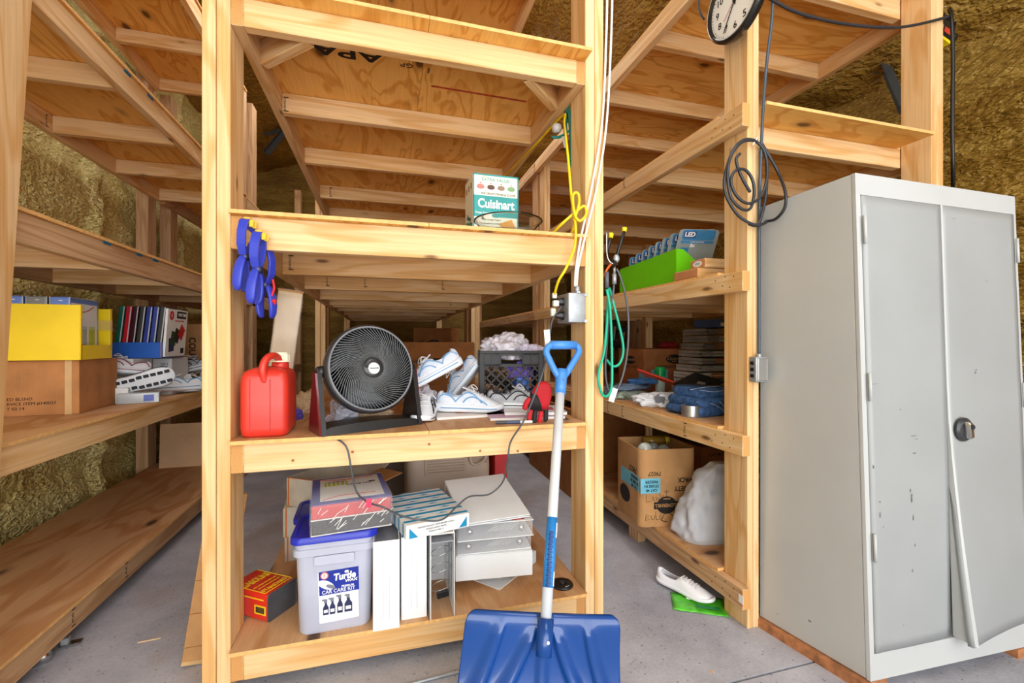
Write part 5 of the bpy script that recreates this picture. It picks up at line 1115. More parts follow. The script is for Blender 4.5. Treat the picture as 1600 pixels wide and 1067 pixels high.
bm = B(); box(bm, (0, 0, 0.006), (0.36, 0.055, 0.010), 0.002); obj('card', bm, plain('pack_red', (206, 60, 40), 0.35), t); patch(t, 0.15, 0.048, (-0.06, 0, 0.0112), 'top', INK, 'black_panel'); write(t, 'ZIP TOOL', 0.026, (-0.03, 0, 0.0122), 'top', PAPER, bold=0.03)
bm = B(); box(bm, (0.0, 0.034, 0.010), (0.36, 0.016, 0.012), 0.003); obj('clear_edge', bm, CLR, t)
t = thing('metal_ball', 'small polished steel ball knob between the pack and the jeans', 'knob', (1.60, 2.12, ZR + 0.10), 0)
bm = B(); bmesh.ops.create_icosphere(bm, subdivisions=3, radius=0.022); obj('ball', bm, CHROME, t, (0, 0, 0.02), smooth=True); bm = B(); lathe(bm, [(0.012, -0.1), (0.012, 0.0)], 12); obj('stem', bm, BLACK, t, (0, 0, 0.0))
# folding metal stand at the back, with red cloth
t = thing('bar_clamps', 'black bar clamps standing behind the snack carton', 'clamp', (1.72, 3.15, ZR), 0.1)
for dx, h_ in ((0.0, 0.52), (0.085, 0.47)):
    bm = B(); box(bm, (dx, 0, h_ / 2), (0.008, 0.02, h_), 0.001, rot=(0, 0.08, 0)); obj('bar', bm, GALV, t)
    for z_ in (h_ * 0.93, h_ * 0.62):
        bm = B(); loft(bm, [rring(0.07, 0.03, 0.008, z_ - 0.02, dx + 0.02), rring(0.09, 0.034, 0.010, z_, dx + 0.02), rring(0.05, 0.03, 0.008, z_ + 0.03, dx)]); obj('jaw', bm, BLACK, t, auto=True)
    bm = B(); tube(bm, [(dx - 0.04, 0, h_ * 0.93), (dx - 0.06, 0, h_ * 0.6)], 0.012, 10); obj('grip', bm, BLACK, t, smooth=True)
t = crumple('red_cloth', (0.14, 0.10, 0.06), plain('red_fleece', (150, 30, 30), 0.9), 91, 0.3, loc=(2.02, 2.86, ZR + 0.297)); tag(t, 'small red cloth lying on top of the right snack carton', 'cloth')
# bottom shelf z = 0.1755
ZQ = 0.1757
t = thing('bulb_carton', 'tall open bakery carton printed upside down, full of light bulbs', 'box', (1.392, 2.098, ZQ), math.radians(-7))
w_, d_, h_ = 0.305, 0.31, 0.385
open_carton(t, w_, d_, h_, KRAFT, 0.005, 0.035)
yf = -d_ / 2 - 0.0004
write(t, 'VARIETY', 0.034, (0.085, yf, 0.185), 'front', INK, spin=PI, bold=0.025, sx=0.85); write(t, 'PACK', 0.034, (0.085, yf, 0.228), 'front', INK, spin=PI, bold=0.025, sx=0.85)
write(t, '79027', 0.028, (-0.075, yf, 0.265), 'front', INK, spin=PI, bold=0.01)
patch(t, 0.105, 0.075, (-0.098, yf + 0.0002, 0.205), 'front', LB, 'label')
for i, s in enumerate(('CAT 48', 'STORE IN', 'FREEZER')): write(t, s, 0.018, (-0.092, yf - 0.001, 0.183 + 0.021 * i), 'front', INK, spin=PI, bold=0.02)
oval(t, 0.105, 0.088, (-0.012, yf + 0.0002, 0.105), 'front', INK, 'emblem'); patch(t, 0.135, 0.034, (-0.012, yf - 0.0006, 0.105), 'front', INK, 'emblem_band')
write(t, 'CLOVERHILL', 0.0235, (-0.012, yf - 0.0016, 0.105), 'front', KRAFT, spin=PI, bold=0.02, sx=0.95); write(t, 'BAKERY', 0.011, (-0.012, yf - 0.0010, 0.137), 'front', KRAFT, spin=PI, bold=0.02)
for sg in (-1, 1):
    bm = B(); tube(bm, spline([(sg * 0.005 - 0.012, yf, 0.075), (sg * 0.03 - 0.002, yf, 0.045), (sg * 0.05 + 0.01, yf, 0.03), (sg * 0.02 + 0.01, yf, 0.022)], 5), 0.0018, 4); obj('flower_print', bm, INK, t)
def scrawl(pts, ox, oz, k=1.0):
    bm = B(); tube(bm, [(ox + x * k, yf - 0.0004, oz + z * k) for x, z in pts], 0.0011, 4); obj('marker_writing', bm, INK, t)
scrawl([(0, 0.035), (0.002, 0.0), (0.022, 0.004)], -0.12, 0.125); scrawl([(0, 0.02), (0.012, 0.022), (0.006, 0.008), (0.016, 0.004)], -0.092, 0.127); scrawl([(0, 0.018), (0.0, 0.0), (0.014, 0.012), (0.016, -0.004)], -0.068, 0.132); scrawl([(0, 0.03), (0.01, 0.0), (0.018, 0.02), (0.02, 0.0)], -0.048, 0.136); scrawl([(0.01, 0.035), (0.012, 0.0)], -0.024, 0.15); scrawl([(0.0, 0.02), (0.026, 0.024)], -0.026, 0.15)
scrawl([(0, 0.0), (0.004, 0.03), (0.02, 0.022), (0.004, 0.014), (0.022, 0.004), (0.0, 0.0)], -0.125, 0.035); scrawl([(0, 0.02), (0.004, 0.0), (0.018, 0.004), (0.02, 0.022)], -0.095, 0.036); scrawl([(0.0, 0.04), (0.002, 0.0), (0.014, 0.0)], -0.07, 0.036); scrawl([(0, 0), (0.003, 0.03), (0.016, 0.02), (0.004, 0.014), (0.018, 0.004), (0, 0)], -0.05, 0.036)
xl = -w_ / 2 - 0.0004
write(t, '79027', 0.04, (xl, -0.07, 0.27), 'left', INK, spin=PI, bold=0.02); patch(t, 0.22, 0.075, (xl + 0.0002, -0.03, 0.21), 'left', LB, 'label')
for i, s in enumerate(('CAT 48', 'STORE IN', 'FREEZER')): write(t, s, 0.022, (xl - 0.001, -0.09, 0.185 + 0.024 * i), 'left', INK, spin=PI, bold=0.02)
oval(t, 0.13, 0.09, (xl + 0.0002, 0.03, 0.115), 'left', INK, 'emblem')
GL = plain('bulb_glass', (214, 222, 214), 0.08, noise_amt=0.08, coat=0.6); GY = plain('bulb_dusty', (140, 150, 142), 0.12, coat=0.5)
for i, (x, y, z, r_, m_, lb) in enumerate(((-0.075, -0.03, 0.355, 0.040, GL, 'large pearl bulb at the left of the open carton'), (0.015, -0.06, 0.350, 0.036, GY, 'dusty grey globe bulb at the centre of the carton'), (-0.03, -0.09, 0.35, 0.020, GL, 'small pearl bulb between the two globes'), (-0.012, -0.01, 0.36, 0.028, GY, 'dusty bulb half hidden behind the grey globe'))):
    q = thing('light_bulb', lb, 'light bulb', (1.392 + x, 2.098 + y, ZQ + z), (0.3, 0.5 - 0.3 * i, 0), 'light bulbs in the open carton')
    bm = B(); lathe(bm, [(r_ * 0.3, -r_ * 1.5), (r_ * 0.45, -r_ * 1.1), (r_ * 0.92, -r_ * 0.4), (r_, 0), (r_ * 0.92, r_ * 0.4), (r_ * 0.7, r_ * 0.72), (r_ * 0.38, r_ * 0.93), (r_ * 0.02, r_)], 24); obj('glass', bm, m_, q, smooth=True)
    bm = B(); lathe(bm, [(r_ * 0.3, -r_ * 2.2), (r_ * 0.32, -r_ * 1.5)], 14); obj('screw_base', bm, CHROME, q)
q = thing('amber_lamp', 'amber tubular lamp lying across the back of the bulb carton', 'lamp', (1.47, 2.17, ZQ + 0.372), (0, 0, -0.2))
bm = B(); tube(bm, [(-0.09, 0, 0), (0.03, 0, 0.004)], 0.024, 16); obj('glass_tube', bm, plain('amber_glass', (190, 150, 60), 0.1, trans=0.4), q, smooth=True)
bm = B(); tube(bm, [(0.03, 0, 0.004), (0.055, 0, 0.006)], 0.018, 16); obj('yellow_collar', bm, plain('lamp_yellow', (206, 190, 60), 0.3), q, smooth=True)
SK_ = plain('sack_cloth', (206, 208, 216), 0.85, noise_amt=0.08, bmp=0.25)
t = thing('cloth_sack', 'limp white cloth sack leaning beside the bulb carton', 'sack', (1.475, 1.80, ZQ), math.radians(-10)); 
bm = B(); R_ = []
for k in range(40):
    u = k / 39; z = 0.345 * u; w_ = 0.27 * (1 - 0.15 * u - 0.62 * u ** 3.2); d_ = 0.20 * (1 - 0.30 * u - 0.45 * u ** 3); cx = 0.055 * u ** 1.3
    R_.append([Vector((x, y, z)) for x, y in rrect(max(w_, 0.03), max(d_, 0.02), max(min(w_, d_) * 0.42, 0.009), 12, cx)])
loft(bm, R_)
for v in bm.verts:
    n_ = noise.fractal(Vector((v.co.x * 9, v.co.y * 9, v.co.z * 4)), 0.7, 2.0, 4) * 0.03 + (0.5 - abs(noise.noise(Vector((v.co.x * 16, v.co.y * 16, v.co.z * 6))))) * 0.03
    v.co += Vector((v.co.x * 0.6, v.co.y * 0.9, 0)).normalized() * n_ if v.co.z > 0.01 else Vector((0, 0, 0))
obj('sack_body', bm, SK_, t, smooth=True)
t = carton('dark_carton', 'dim brown carton with blue label behind the white sack', 0.40, 0.34, 0.30, (1.99, 2.40, ZQ), 0.0, KRAFTD, tape=False); patch(t, 0.06, 0.08, (0.05, -0.1705, 0.2), 'front', LB, 'label'); write(t, 'CAT 48 STORE', 0.025, (-0.06, -0.1712, 0.25), 'front', INK)
t = carton('black_case', 'dark blue case in the shadow above the dim brown carton', 0.36, 0.30, 0.12, (2.0, 2.42, ZQ + 0.302), 0.05, plain('dark_navy_case', (26, 32, 48), 0.5), tape=False)
t = carton('tall_brown_carton', 'tall brown carton at the left end of the right bottom shelf', 0.42, 0.5, 0.42, (1.60, 3.10, ZQ), 0.0, KRAFTD, tape=True)
t = carton('long_brown_carton', 'long brown carton standing in the aisle behind the shovel shaft', 0.03, 1.2, 0.62, (1.276, 3.25, 0.001), 0.0, KRAFTD, tape=False); write(t, 'UP', 0.08, (-0.0156, -0.2, 0.4), 'left', INK)
# ================================================================ FLOOR THINGS
CW_ = plain('canvas_white', (240, 240, 246), 0.7, noise_amt=0.03, bmp=0.1)
shoe('canvas_shoe', 'plain white canvas lace-up shoe lying on the floor under the right unit', (1.262, 1.675, 0.010), (0, 0, math.radians(-67)), CW_, CW_, CW_, 0.262, W=0.92, style='plain')
t = thing('green_packet', 'bright green packet lying flat on the floor under the white shoe', 'packet', (1.262, 1.585, 0.001), math.radians(-30))
bm = B(); bmesh.ops.create_grid(bm, x_segments=12, y_segments=8, size=0.5)
for v in bm.verts: v.co = Vector((v.co.x * 0.21, v.co.y * 0.13, 0.002 + 0.006 * abs(noise.noise(v.co * 5))))
o = obj('packet_film', bm, plain('packet_lime', (90, 200, 50), 0.3, noise_amt=0.5, nscale=14), t, smooth=True); md = o.modifiers.new('s', 'SOLIDIFY'); md.thickness = 0.001
patch(t, 0.09, 0.018, (0.03, -0.03, 0.010), 'top', plain('green_dark', (6, 120, 60)), 'printed_mark'); patch(t, 0.05, 0.012, (-0.02, 0.02, 0.010), 'top', PAPER, 'printed_mark')
t = thing('white_scrap', 'scrap of white paper on the floor at the foot of the right post', 'paper', (1.345, 1.535, 0.001), 0.4)
bm = B(); prism(bm, [(-0.04, -0.015), (0.03, -0.02), (0.04, 0.01), (0.0, 0.02), (-0.035, 0.012)], 0.001); obj('scrap', bm, PAPER, t)
for i, (x, y, l_, rz) in enumerate(((-0.83, 1.95, 0.07, 0.1), (0.35, 1.36, 0.02, 0.8), (1.15, 1.10, 0.03, 0.4), (1.05, 1.25, 0.015, 2.0))):
    t = thing('wood_splinter', ('thin wood splinter on the floor left of the left post', 'wood chip on the floor in front of the central unit', 'wood chip on the floor left of the grey cabinet', 'tiny wood chip on the floor near the right post')[i], 'splinter', (x, y, 0.0005), rz)
    bm = B(); box(bm, (0, 0, 0.0015), (l_, 0.005, 0.003), 0.001); obj('splinter_body', bm, PINE, t)
t = thing('steel_rod', 'thin grey steel rod lying on the floor under the central unit', 'rod', (0.0, 1.46, 0.006), 0.07)
bm = B(); tube(bm, [(-0.42, 0, 0), (0.42, 0, 0)], 0.005, 8); obj('rod', bm, GALV, t)
# ================================================================ SNOW SHOVEL
SBL = plain('shovel_blue', (6, 66, 140), 0.28, noise_amt=0.08, coat=0.4, nscale=5)
HB = plain('handle_blue', (70, 140, 220), 0.35, noise_amt=0.05); SH = plain('shaft_grey', (206, 210, 216), 0.35, noise_amt=0.05)
P_ = Vector((0.582, 1.43, 0.95)); Q_ = Vector((0.43, 1.165, 0.331)); O_ = Q_
t = thing('snow_shovel', 'blue snow shovel with grey shaft and D handle leaning on the central unit', 'shovel', (Q_.x, Q_.y, 0.0), 0)
rel = lambda p: Vector(p) - t.location
ax = (P_ - Q_).normalized()
bm = B(); tube(bm, [rel(Q_ - ax * 0.06), rel(P_ + ax * 0.02)], 0.0155, 20); obj('shaft', bm, SH, t, smooth=True)
# printed sleeve on the shaft
s0 = Q_ + (P_ - Q_) * 0.115; s1 = Q_ + (P_ - Q_) * 0.385
bm = B(); tube(bm, [rel(s0), rel(s1)], 0.0161, 24); obj('blue_sleeve', bm, plain('sleeve_blue', (36, 132, 210), 0.3), t, smooth=True)
bm = B()
fx = ax.cross(Vector((0, -1, 0))).normalized(); fy = fx.cross(ax).normalized() * -1
rot_s = Matrix((fx, ax, fx.cross(ax))).transposed()
if rot_s.col[2].y > 0: rot_s = Matrix((-fx, ax, (-fx).cross(ax))).transposed()
nrm = rot_s.col[2]
for i in range(22):
    for k in range(3):
        a = -0.75 + k * 0.26 + (0.13 if i % 2 else 0); u = 0.02 + i * 0.036
        p = s0 + (s1 - s0) * u; d_ = (rot_s.col[0] * math.sin(a) + nrm * math.cos(a))
        b2 = B(); prism(b2, [(-0.0030, 0), (0, 0.0042), (0.0030, 0), (0, -0.0042)], 0.0004); o = obj('check_mark', b2, plain('sleeve_navy', (10, 50, 110)), t); 
        zc = d_; xc = ax.cross(zc).normalized() * -1; o.location = rel(p + d_ * 0.0161); o.rotation_euler = Matrix((zc.cross(ax) * -1, ax, zc)).transposed().to_euler()
bm.free()
for u0, u1 in ((0.70, 0.92), (0.02, 0.22)):
    c_ = s0 + (s1 - s0) * ((u0 + u1) / 2); a = 0.75; d_ = rot_s.col[0] * math.sin(a) + nrm * math.cos(a)
    b2 = B(); prism(b2, rrect(0.008, (s1 - s0).length * (u1 - u0), 0.001), 0.0005); o = obj('white_label', b2, PAPER, t); o.location = rel(c_ + d_ * 0.0161); o.rotation_euler = Matrix((d_.cross(ax) * -1, ax, d_)).transposed().to_euler()
# D handle: local frame with x across, y along the shaft
hx = Vector((0.985, 0.12, 0)).normalized(); hz = ax
def H(x, z): return rel(P_ + hx * x + hz * z)
bm = B(); loop = spline([H(0, 0.02), H(-0.024, 0.05), H(-0.056, 0.105), H(-0.066, 0.128), H(-0.058, 0.147), H(-0.035, 0.153), H(0, 0.153), H(0.035, 0.153), H(0.058, 0.147), H(0.066, 0.128), H(0.056, 0.105), H(0.024, 0.05), H(0, 0.02)], 7)
tube(bm, loop, 0.0115, 14); obj('grip_loop', bm, HB, t, smooth=True)
bm = B(); tube(bm, [H(-0.05, 0.153), H(0.05, 0.153)], 0.0155, 16); obj('grip_bar', bm, HB, t, smooth=True)
bm = B(); tube(bm, [H(0, -0.03), H(0, 0.0), H(0, 0.03), H(0, 0.055)], 0.0205, 18, taper=lambda u: 0.92 + 0.1 * u); obj('grip_socket', bm, HB, t, smooth=True)
bm = B(); tube(bm, [H(0, 0.015) + nrm * 0.018, H(0, 0.015) + nrm * 0.0225], 0.0035, 12); obj('screw', bm, CHROME, t)
# blade: grid in local (u across, v down), curved, with raised ribs
bx = Vector((0.972, -0.20, -0.085)).normalized(); bdn = Vector((-0.05, -0.34, -0.94)); bdn = (bdn - bx * bdn.dot(bx)).normalized(); bn = bx.cross(bdn).normalized()
if bn.y > 0: bn = -bn
BWd, BH = 0.462, 0.335
top = Q_ + bdn * -0.012 + bn * -0.004
NU, NV = 96, 60
def ribs(u, v):
    h = 0.0
    for c0, c1, v0, am in ((-0.045, -0.36, 0.10, 1.0), (0.045, 0.36, 0.10, 1.0), (-0.245, -0.46, 0.05, 0.8), (0.245, 0.46, 0.05, 0.8)):
        if v > v0:
            q = (v - v0) / (1 - v0); c_ = c0 + (c1 - c0) * q ** 1.25
            fade = min(1, q * 9)
            dd = (u - c_) * (1 if c0 > 0 else -1)
            h += am * 0.017 * fade * (1 / (1 + math.exp(-dd * 300)) - 1 / (1 + math.exp(-(dd - 0.055 - 0.03 * q) * 60)))
    if abs(u) < 0.055: h += 0.010 * (0.5 + 0.5 * math.cos(PI * u / 0.055))
    return h
bm = B(); V = []
for j in range(NV + 1):
    v = j / NV; row = []
    for i in range(NU + 1):
        u = i / NU - 0.5
        wv = BWd * (0.955 + 0.06 * v)
        # rounded top corners
        e = max(0.0, abs(u) - 0.43) / 0.07; drop = 0.032 * (1 - math.sqrt(max(0, 1 - min(e, 1) ** 2)))
        vv = drop / BH + v * (1 - drop / BH)
        curve = 0.045 * math.sin(PI * min(vv, 1) * 0.85) + 0.016 * (2 * u) ** 2
        p = top + bx * (u * wv) + bdn * (vv * BH) - bn * curve + bn * (ribs(u, v)) + bn * (0.02 * math.exp(-vv * 26))* -1
        row.append(bm.verts.new(rel(p)))
    V.append(row)
for j in range(NV):
    for i in range(NU): bm.faces.new((V[j][i], V[j][i + 1], V[j + 1][i + 1], V[j + 1][i]))
o = obj('blade', bm, SBL, t, smooth=True); md = o.modifiers.new('s', 'SOLIDIFY'); md.thickness = 0.004; md.offset = 0
bm = B(); tube(bm, [rel(Q_ + ax * 0.004), rel(Q_ - ax * 0.05), rel(Q_ - ax * 0.085)], 0.0225, 20, taper=lambda u: 1 - 0.04 * u); obj('blade_socket', bm, SBL, t, smooth=True)
bm = B(); c_ = Q_ - ax * 0.05; tube(bm, [rel(c_ + nrm * 0.02), rel(c_ + nrm * 0.0255)], 0.004, 12); obj('screw', bm, CHROME, t)
bm = B(); box(bm, (0, 0, 0), (BWd * 0.98, 0.004, 0.03), 0.001); o = obj('wear_strip', bm, GALV, t); o.location = rel(top + bdn * (BH - 0.008) - bn * 0.016); o.rotation_euler = Matrix((bx, -bn, -bdn)).transposed().to_euler()

# ================================================================ GREY CABINET (slightly racked, corners measured)
CG = plain('cabinet_grey_paint', (186, 188, 188), 0.38, noise_amt=0.04, nscale=3, spec=0.5)
CGD = plain('cabinet_door_shaded_grey', (156, 159, 160), 0.34, noise_amt=0.05, nscale=3)  # cabinet grey darkened: the dim interior mirrored by the doors is in the colour
K = {'000': Vector((1.466, 1.041, 0.034)), '100': Vector((2.20, 1.01, 0.034)), '010': Vector((1.402, 1.41, 0.034)), '110': Vector((2.19, 1.40, 0.034)),
     '001': Vector((1.428, 1.061, 1.632)), '101': Vector((2.228, 1.075, 1.632)), '011': Vector((1.437, 1.44, 1.632)), '111': Vector((2.235, 1.45, 1.632))}
t = thing('steel_cabinet', 'tall grey two-door steel storage cabinet with scuffed front and bent right door', 'cabinet', (1.8, 1.2, 0.034), 0)
CL = t.location.copy()
def tri(x, y, z):
    def l(a, b_, s): return a + (b_ - a) * s
    return l(l(l(K['000'], K['100'], x), l(K['010'], K['110'], x), y), l(l(K['001'], K['101'], x), l(K['011'], K['111'], x), y), z) - CL
def hexa(bm, x0, x1, y0, y1, z0, z1):
    loft(bm, [[tri(x0, y0, z), tri(x1, y0, z), tri(x1, y1, z), tri(x0, y1, z)] for z in (z0, z1)])
bm = B(); hexa(bm, 0, 1, 0.03, 1, 0, 1); bmesh.ops.bevel(bm, geom=bm.edges[:], offset=0.003, segments=2, affect='EDGES'); obj('body', bm, CG, t, auto=True)
for nm_, a in (('top_frame', (0, 1, 0, 0.03, 0.958, 1.0)), ('bottom_frame', (0, 1, 0, 0.03, 0, 0.052)), ('side_frame', (0, 0.024, 0, 0.03, 0.052, 0.958)), ('side_frame', (0.976, 1, 0, 0.03, 0.052, 0.958))):
    bm = B(); hexa(bm, *a); obj(nm_, bm, CG, t)
def door(x0, x1, bent):
    bm = B(); NX, NZ = 16, 40; V = []
    for j in range(NZ + 1):
        row = []
        for i in range(NX + 1):
            u = i / NX; v = j / NZ; p = tri(x0 + (x1 - x0) * u, -0.012, 0.054 + (0.956 - 0.054) * v)
            if bent: p = p + Vector((-0.012 * (1 - u) * max(0, 0.55 - v) / 0.55, -0.055 * (max(0, 0.55 - v) / 0.55) ** 1.4 * (1 - u) ** 1.6 - 0.006 * math.sin(PI * u) * max(0, 0.5 - v), 0))
            else: p = p + Vector((0, 0.010 * (max(0, 0.5 - v) / 0.5) ** 1.5 * u ** 3, 0))
            p += Vector((0, 0.0015 * noise.noise(Vector((u * 3, v * 5, bent))), 0))
            row.append(bm.verts.new(p))
        V.append(row)
    for j in range(NZ):
        for i in range(NX): bm.faces.new((V[j][i], V[j][i + 1], V[j + 1][i + 1], V[j + 1][i]))
    o = obj('door', bm, CGD, t, smooth=True); md = o.modifiers.new('s', 'SOLIDIFY'); md.thickness = 0.016; md.offset = -1 ; return o
d1 = door(0.027, 0.478, 0); d1['label'] = 'left cabinet door with dark scuffs'
d2 = door(0.486, 0.973, 1); d2['label'] = 'right cabinet door bent outwards at the bottom'
SC = plain('dark_scuff', (120, 124, 124), 0.7, noise_amt=0.4, nscale=50)
# returned edge of the right door and hinges
bm = B(); loft(bm, [[tri(0.480 - 0.016 * max(0, 0.55 - v), -0.016 - 0.14 * (max(0, 0.55 - v) / 0.55) ** 1.4, 0.056 + 0.90 * v), tri(0.488 - 0.014 * max(0, 0.55 - v), -0.02 - 0.15 * (max(0, 0.55 - v) / 0.55) ** 1.4, 0.056 + 0.90 * v), tri(0.488, 0.0, 0.056 + 0.90 * v), tri(0.480, 0.0, 0.056 + 0.90 * v)] for v in [i / 12 for i in range(13)]]); obj('door_edge', bm, CG, d2, smooth=False)
for x, z in ((0.026, 0.86), (0.026, 0.235), (0.974, 0.845), (0.974, 0.2), (0.026, 0.55), (0.974, 0.52)):
    bm = B(); a = tri(x, -0.03, z); b_ = tri(x, -0.03, z + 0.055); tube(bm, [a, b_], 0.0045, 10); obj('hinge', bm, CG, t, smooth=True)
hc = tri(0.556, -0.03, 0.482)
bm = B(); lathe(bm, [(0.040, 0.0), (0.040, 0.006), (0.034, 0.012), (0.028, 0.012), (0.024, 0.006), (0.002, 0.006)], 36); hn = obj('handle', bm, plain('handle_dark', (64, 66, 68), 0.35, metal=0.3), d2, hc, (PI / 2, 0, 0), auto=True)
bm = B(); loft(bm, [rring(0.020, 0.058, 0.009, 0.006), rring(0.020, 0.058, 0.009, 0.022), rring(0.014, 0.05, 0.006, 0.027)]); obj('lever', bm, CHROME, hn, (0, 0, 0), (0, 0, 0.15), auto=True)
bm = B(); lathe(bm, [(0.008, 0.026), (0.008, 0.030), (0.002, 0.030)], 16); obj('lock', bm, plain('lock_dark', (40, 40, 42)), hn, (0, 0.012, 0))
random.seed(21)
def scuff(par, x, z, w_, h_, y=-0.0135):
    bm = B(); c_ = tri(x, y, z); pts = []
    for k in range(9):
        a = 2 * PI * k / 9; r_ = 0.5 + 0.5 * random.random(); pts.append((w_ * 0.35 * r_ * math.cos(a), h_ * 0.35 * r_ * math.sin(a)))
    prism(bm, pts, 0.0006); obj('scuff', bm, SC, par, c_, (PI / 2, 0, 0))
for x, z, w_, h_ in ((0.25, 0.35, 0.012, 0.05), (0.255, 0.31, 0.006, 0.04), (0.243, 0.365, 0.008, 0.02), (0.26, 0.255, 0.006, 0.02), (0.07, 0.325, 0.006, 0.03), (0.07, 0.35, 0.004, 0.01), (0.085, 0.30, 0.004, 0.008), (0.27, 0.475, 0.05, 0.004), (0.29, 0.468, 0.03, 0.004), (0.275, 0.44, 0.02, 0.005), (0.06, 0.583, 0.05, 0.002), (0.04, 0.42, 0.01, 0.02), (0.2, 0.61 - 0.08, 0.004, 0.008), (0.24, 0.205, 0.004, 0.02), (0.18, 0.10, 0.006, 0.006)): scuff(d1, x, z, w_, h_, -0.0165)
for x, z, w_, h_ in ((0.665, 0.60, 0.014, 0.010), (0.67, 0.606, 0.006, 0.012), (0.70, 0.52, 0.01, 0.003), (0.56, 0.93, 0.03, 0.002), (0.76, 0.80, 0.04, 0.002)): scuff(d2, x, z, w_, h_, -0.0165)
for y, z, w_, h_ in ((0.40, 0.83, 0.012, 0.02), (0.42, 0.815, 0.008, 0.012), (0.5, 0.055, 0.03, 0.008), (0.62, 0.10, 0.006, 0.006), (0.80, 0.03, 0.005, 0.005), (0.30, 0.20, 0.004, 0.008)):
    bm = B(); prism(bm, [(-w_ / 2, 0), (-w_ * 0.1, h_ / 2), (w_ / 2, h_ * 0.2), (w_ * 0.2, -h_ / 2)], 0.0008); obj('scuff', bm, SC, t, tri(-0.0012, y, z), (PI / 2, 0, -PI / 2))
t = thing('cabinet_skid', 'thin wooden runners on the floor beneath the grey cabinet', 'board', (1.8, 1.2, 0.0), 0)
for (a, b_) in ((('000'), ('010')), (('100'), ('110'))):
    A = K[a] - Vector((0, 0, 0.034)); C_ = K[b_] - Vector((0, 0, 0.034)); bm = B(); dd = Vector((0.006 if a == '000' else -0.09, 0, 0))
    if a == '000': dd = Vector((-0.022, 0.0, 0))
    loft(bm, [[A + dd, A + Vector((0.07, 0, 0)), C_ + Vector((0.07, 0.03, 0)), C_ + dd + Vector((0, 0.03, 0))], [p + Vector((0, 0, 0.032)) for p in (A + dd, A + Vector((0.07, 0, 0)), C_ + Vector((0.07, 0.03, 0)), C_ + dd + Vector((0, 0.03, 0)))]])
    obj('runner', bm, plain('runner_wood', (176, 116, 74), 0.7, noise_amt=0.4, nscale=30), t, -t.location)

# ================================================================ CLOCK on the left face of the right unit's post
t = thing('wall_clock', 'round black-rimmed white wall clock high on the right unit post', 'clock', (1.298, 1.392, 2.385), (0, -PI / 2, 0))
# local z -> world -x ; local x -> world z ; local y -> world y
CKF = plain('clock_face', (240, 240, 238), 0.4, noise_amt=0.02)
bm = B(); lathe(bm, [(0.130, 0.0), (0.140, 0.006), (0.142, 0.030), (0.136, 0.040), (0.127, 0.040), (0.125, 0.019)], 64); obj('rim', bm, plain('clock_black', (20, 20, 22), 0.25, coat=0.4), t, smooth=True)
bm = B(); lathe(bm, [(0.126, 0.020), (0.126, 0.026), (0.002, 0.026)], 48); obj('dial', bm, CKF, t)
def clk(a, r_): # clockwise angle seen from outside, 0 = up (+x local); viewer looks towards +world x so right hand is -world y
    return (r_ * math.cos(a), -r_ * math.sin(a))
for h in range(1, 13):
    x, y = clk(2 * PI * h / 12, 0.092); write(t, str(h), 0.036, (x, y, 0.0265), (0, 0, -PI / 2), INK, bold=0.012)
for m in range(60):
    a = 2 * PI * m / 60; x, y = clk(a, 0.119); bm = B(); box(bm, (0, 0, 0), (0.007 if m % 5 else 0.009, 0.0012 if m % 5 else 0.0024, 0.0006)); obj('minute_mark', bm, INK, t, (x, y, 0.0268), (0, 0, -a))
for a, r0_, r1_, w_, m_, z in ((math.radians(212), -0.02, 0.105, 0.0045, INK, 0.030), (math.radians(352), -0.015, 0.07, 0.006, INK, 0.0285), (math.radians(228), -0.025, 0.07, 0.0016, plain('second_hand', (170, 60, 50)), 0.032)):
    bm = B(); box(bm, ((r0_ + r1_) / 2, 0, z), (r1_ - r0_, w_, 0.0012)); obj('hand', bm, m_, t, (0, 0, 0), (0, 0, -a))
bm = B(); lathe(bm, [(0.006, 0.026), (0.006, 0.034), (0.002, 0.034)], 16); obj('hub', bm, INK, t)
# ================================================================ CORDS, OUTLETS
def cord(name, label, pts, r, mat, cat='cable', n=8, group=None, k=7):
    t = thing(name, label, cat, pts[0], 0, group); o_ = Vector(pts[0])
    bm = B(); tube(bm, [p - o_ for p in spline(pts, k)], r, n); obj('cord', bm, mat, t, smooth=True); return t
YC = plain('yellow_cord', (246, 212, 20), 0.4); WC = plain('white_cord', (236, 234, 230), 0.4); BC = plain('black_cord', (44, 46, 52), 0.4); NC = plain('slate_cord', (62, 76, 92), 0.35); TC = plain('teal_cord', (20, 176, 140), 0.4); GC = plain('grey_cord', (84, 86, 92), 0.45)
t = cord('fan_cord', 'thin black power cord looping from the fan over the binders up to the outlet', [(-0.162, 1.575, 0.788), (-0.117, 1.535, 0.761), (-0.101, 1.535, 0.683), (-0.088, 1.577, 0.6), (-0.051, 1.506, 0.587), (0, 1.453, 0.582), (0.05, 1.501, 0.535), (0.112, 1.51, 0.51), (0.185, 1.503, 0.505), (0.244, 1.58, 0.512), (0.301, 1.625, 0.53), (0.389, 1.675, 0.515), (0.442, 1.673, 0.56), (0.423, 1.538, 0.675), (0.433, 1.532, 0.744), (0.474, 1.51, 0.819), (0.51, 1.49, 0.917), (0.547, 1.5, 1.006), (0.578, 1.53, 1.108), (0.602, 1.56, 1.18), (0.656, 1.6, 1.236)], 0.0032, GC)
o = patch(t, 0.022, 0.055, Vector((0.565, 1.515, 1.115)) - t.location, 'front', PAPER, 'cord_tag', spin=0.1)
o = patch(t, 0.016, 0.028, Vector((-0.046, 1.472, 0.594)) - t.location, 'front', plain('pink_tag', (230, 50, 90)), 'pink_tag', spin=-0.1)
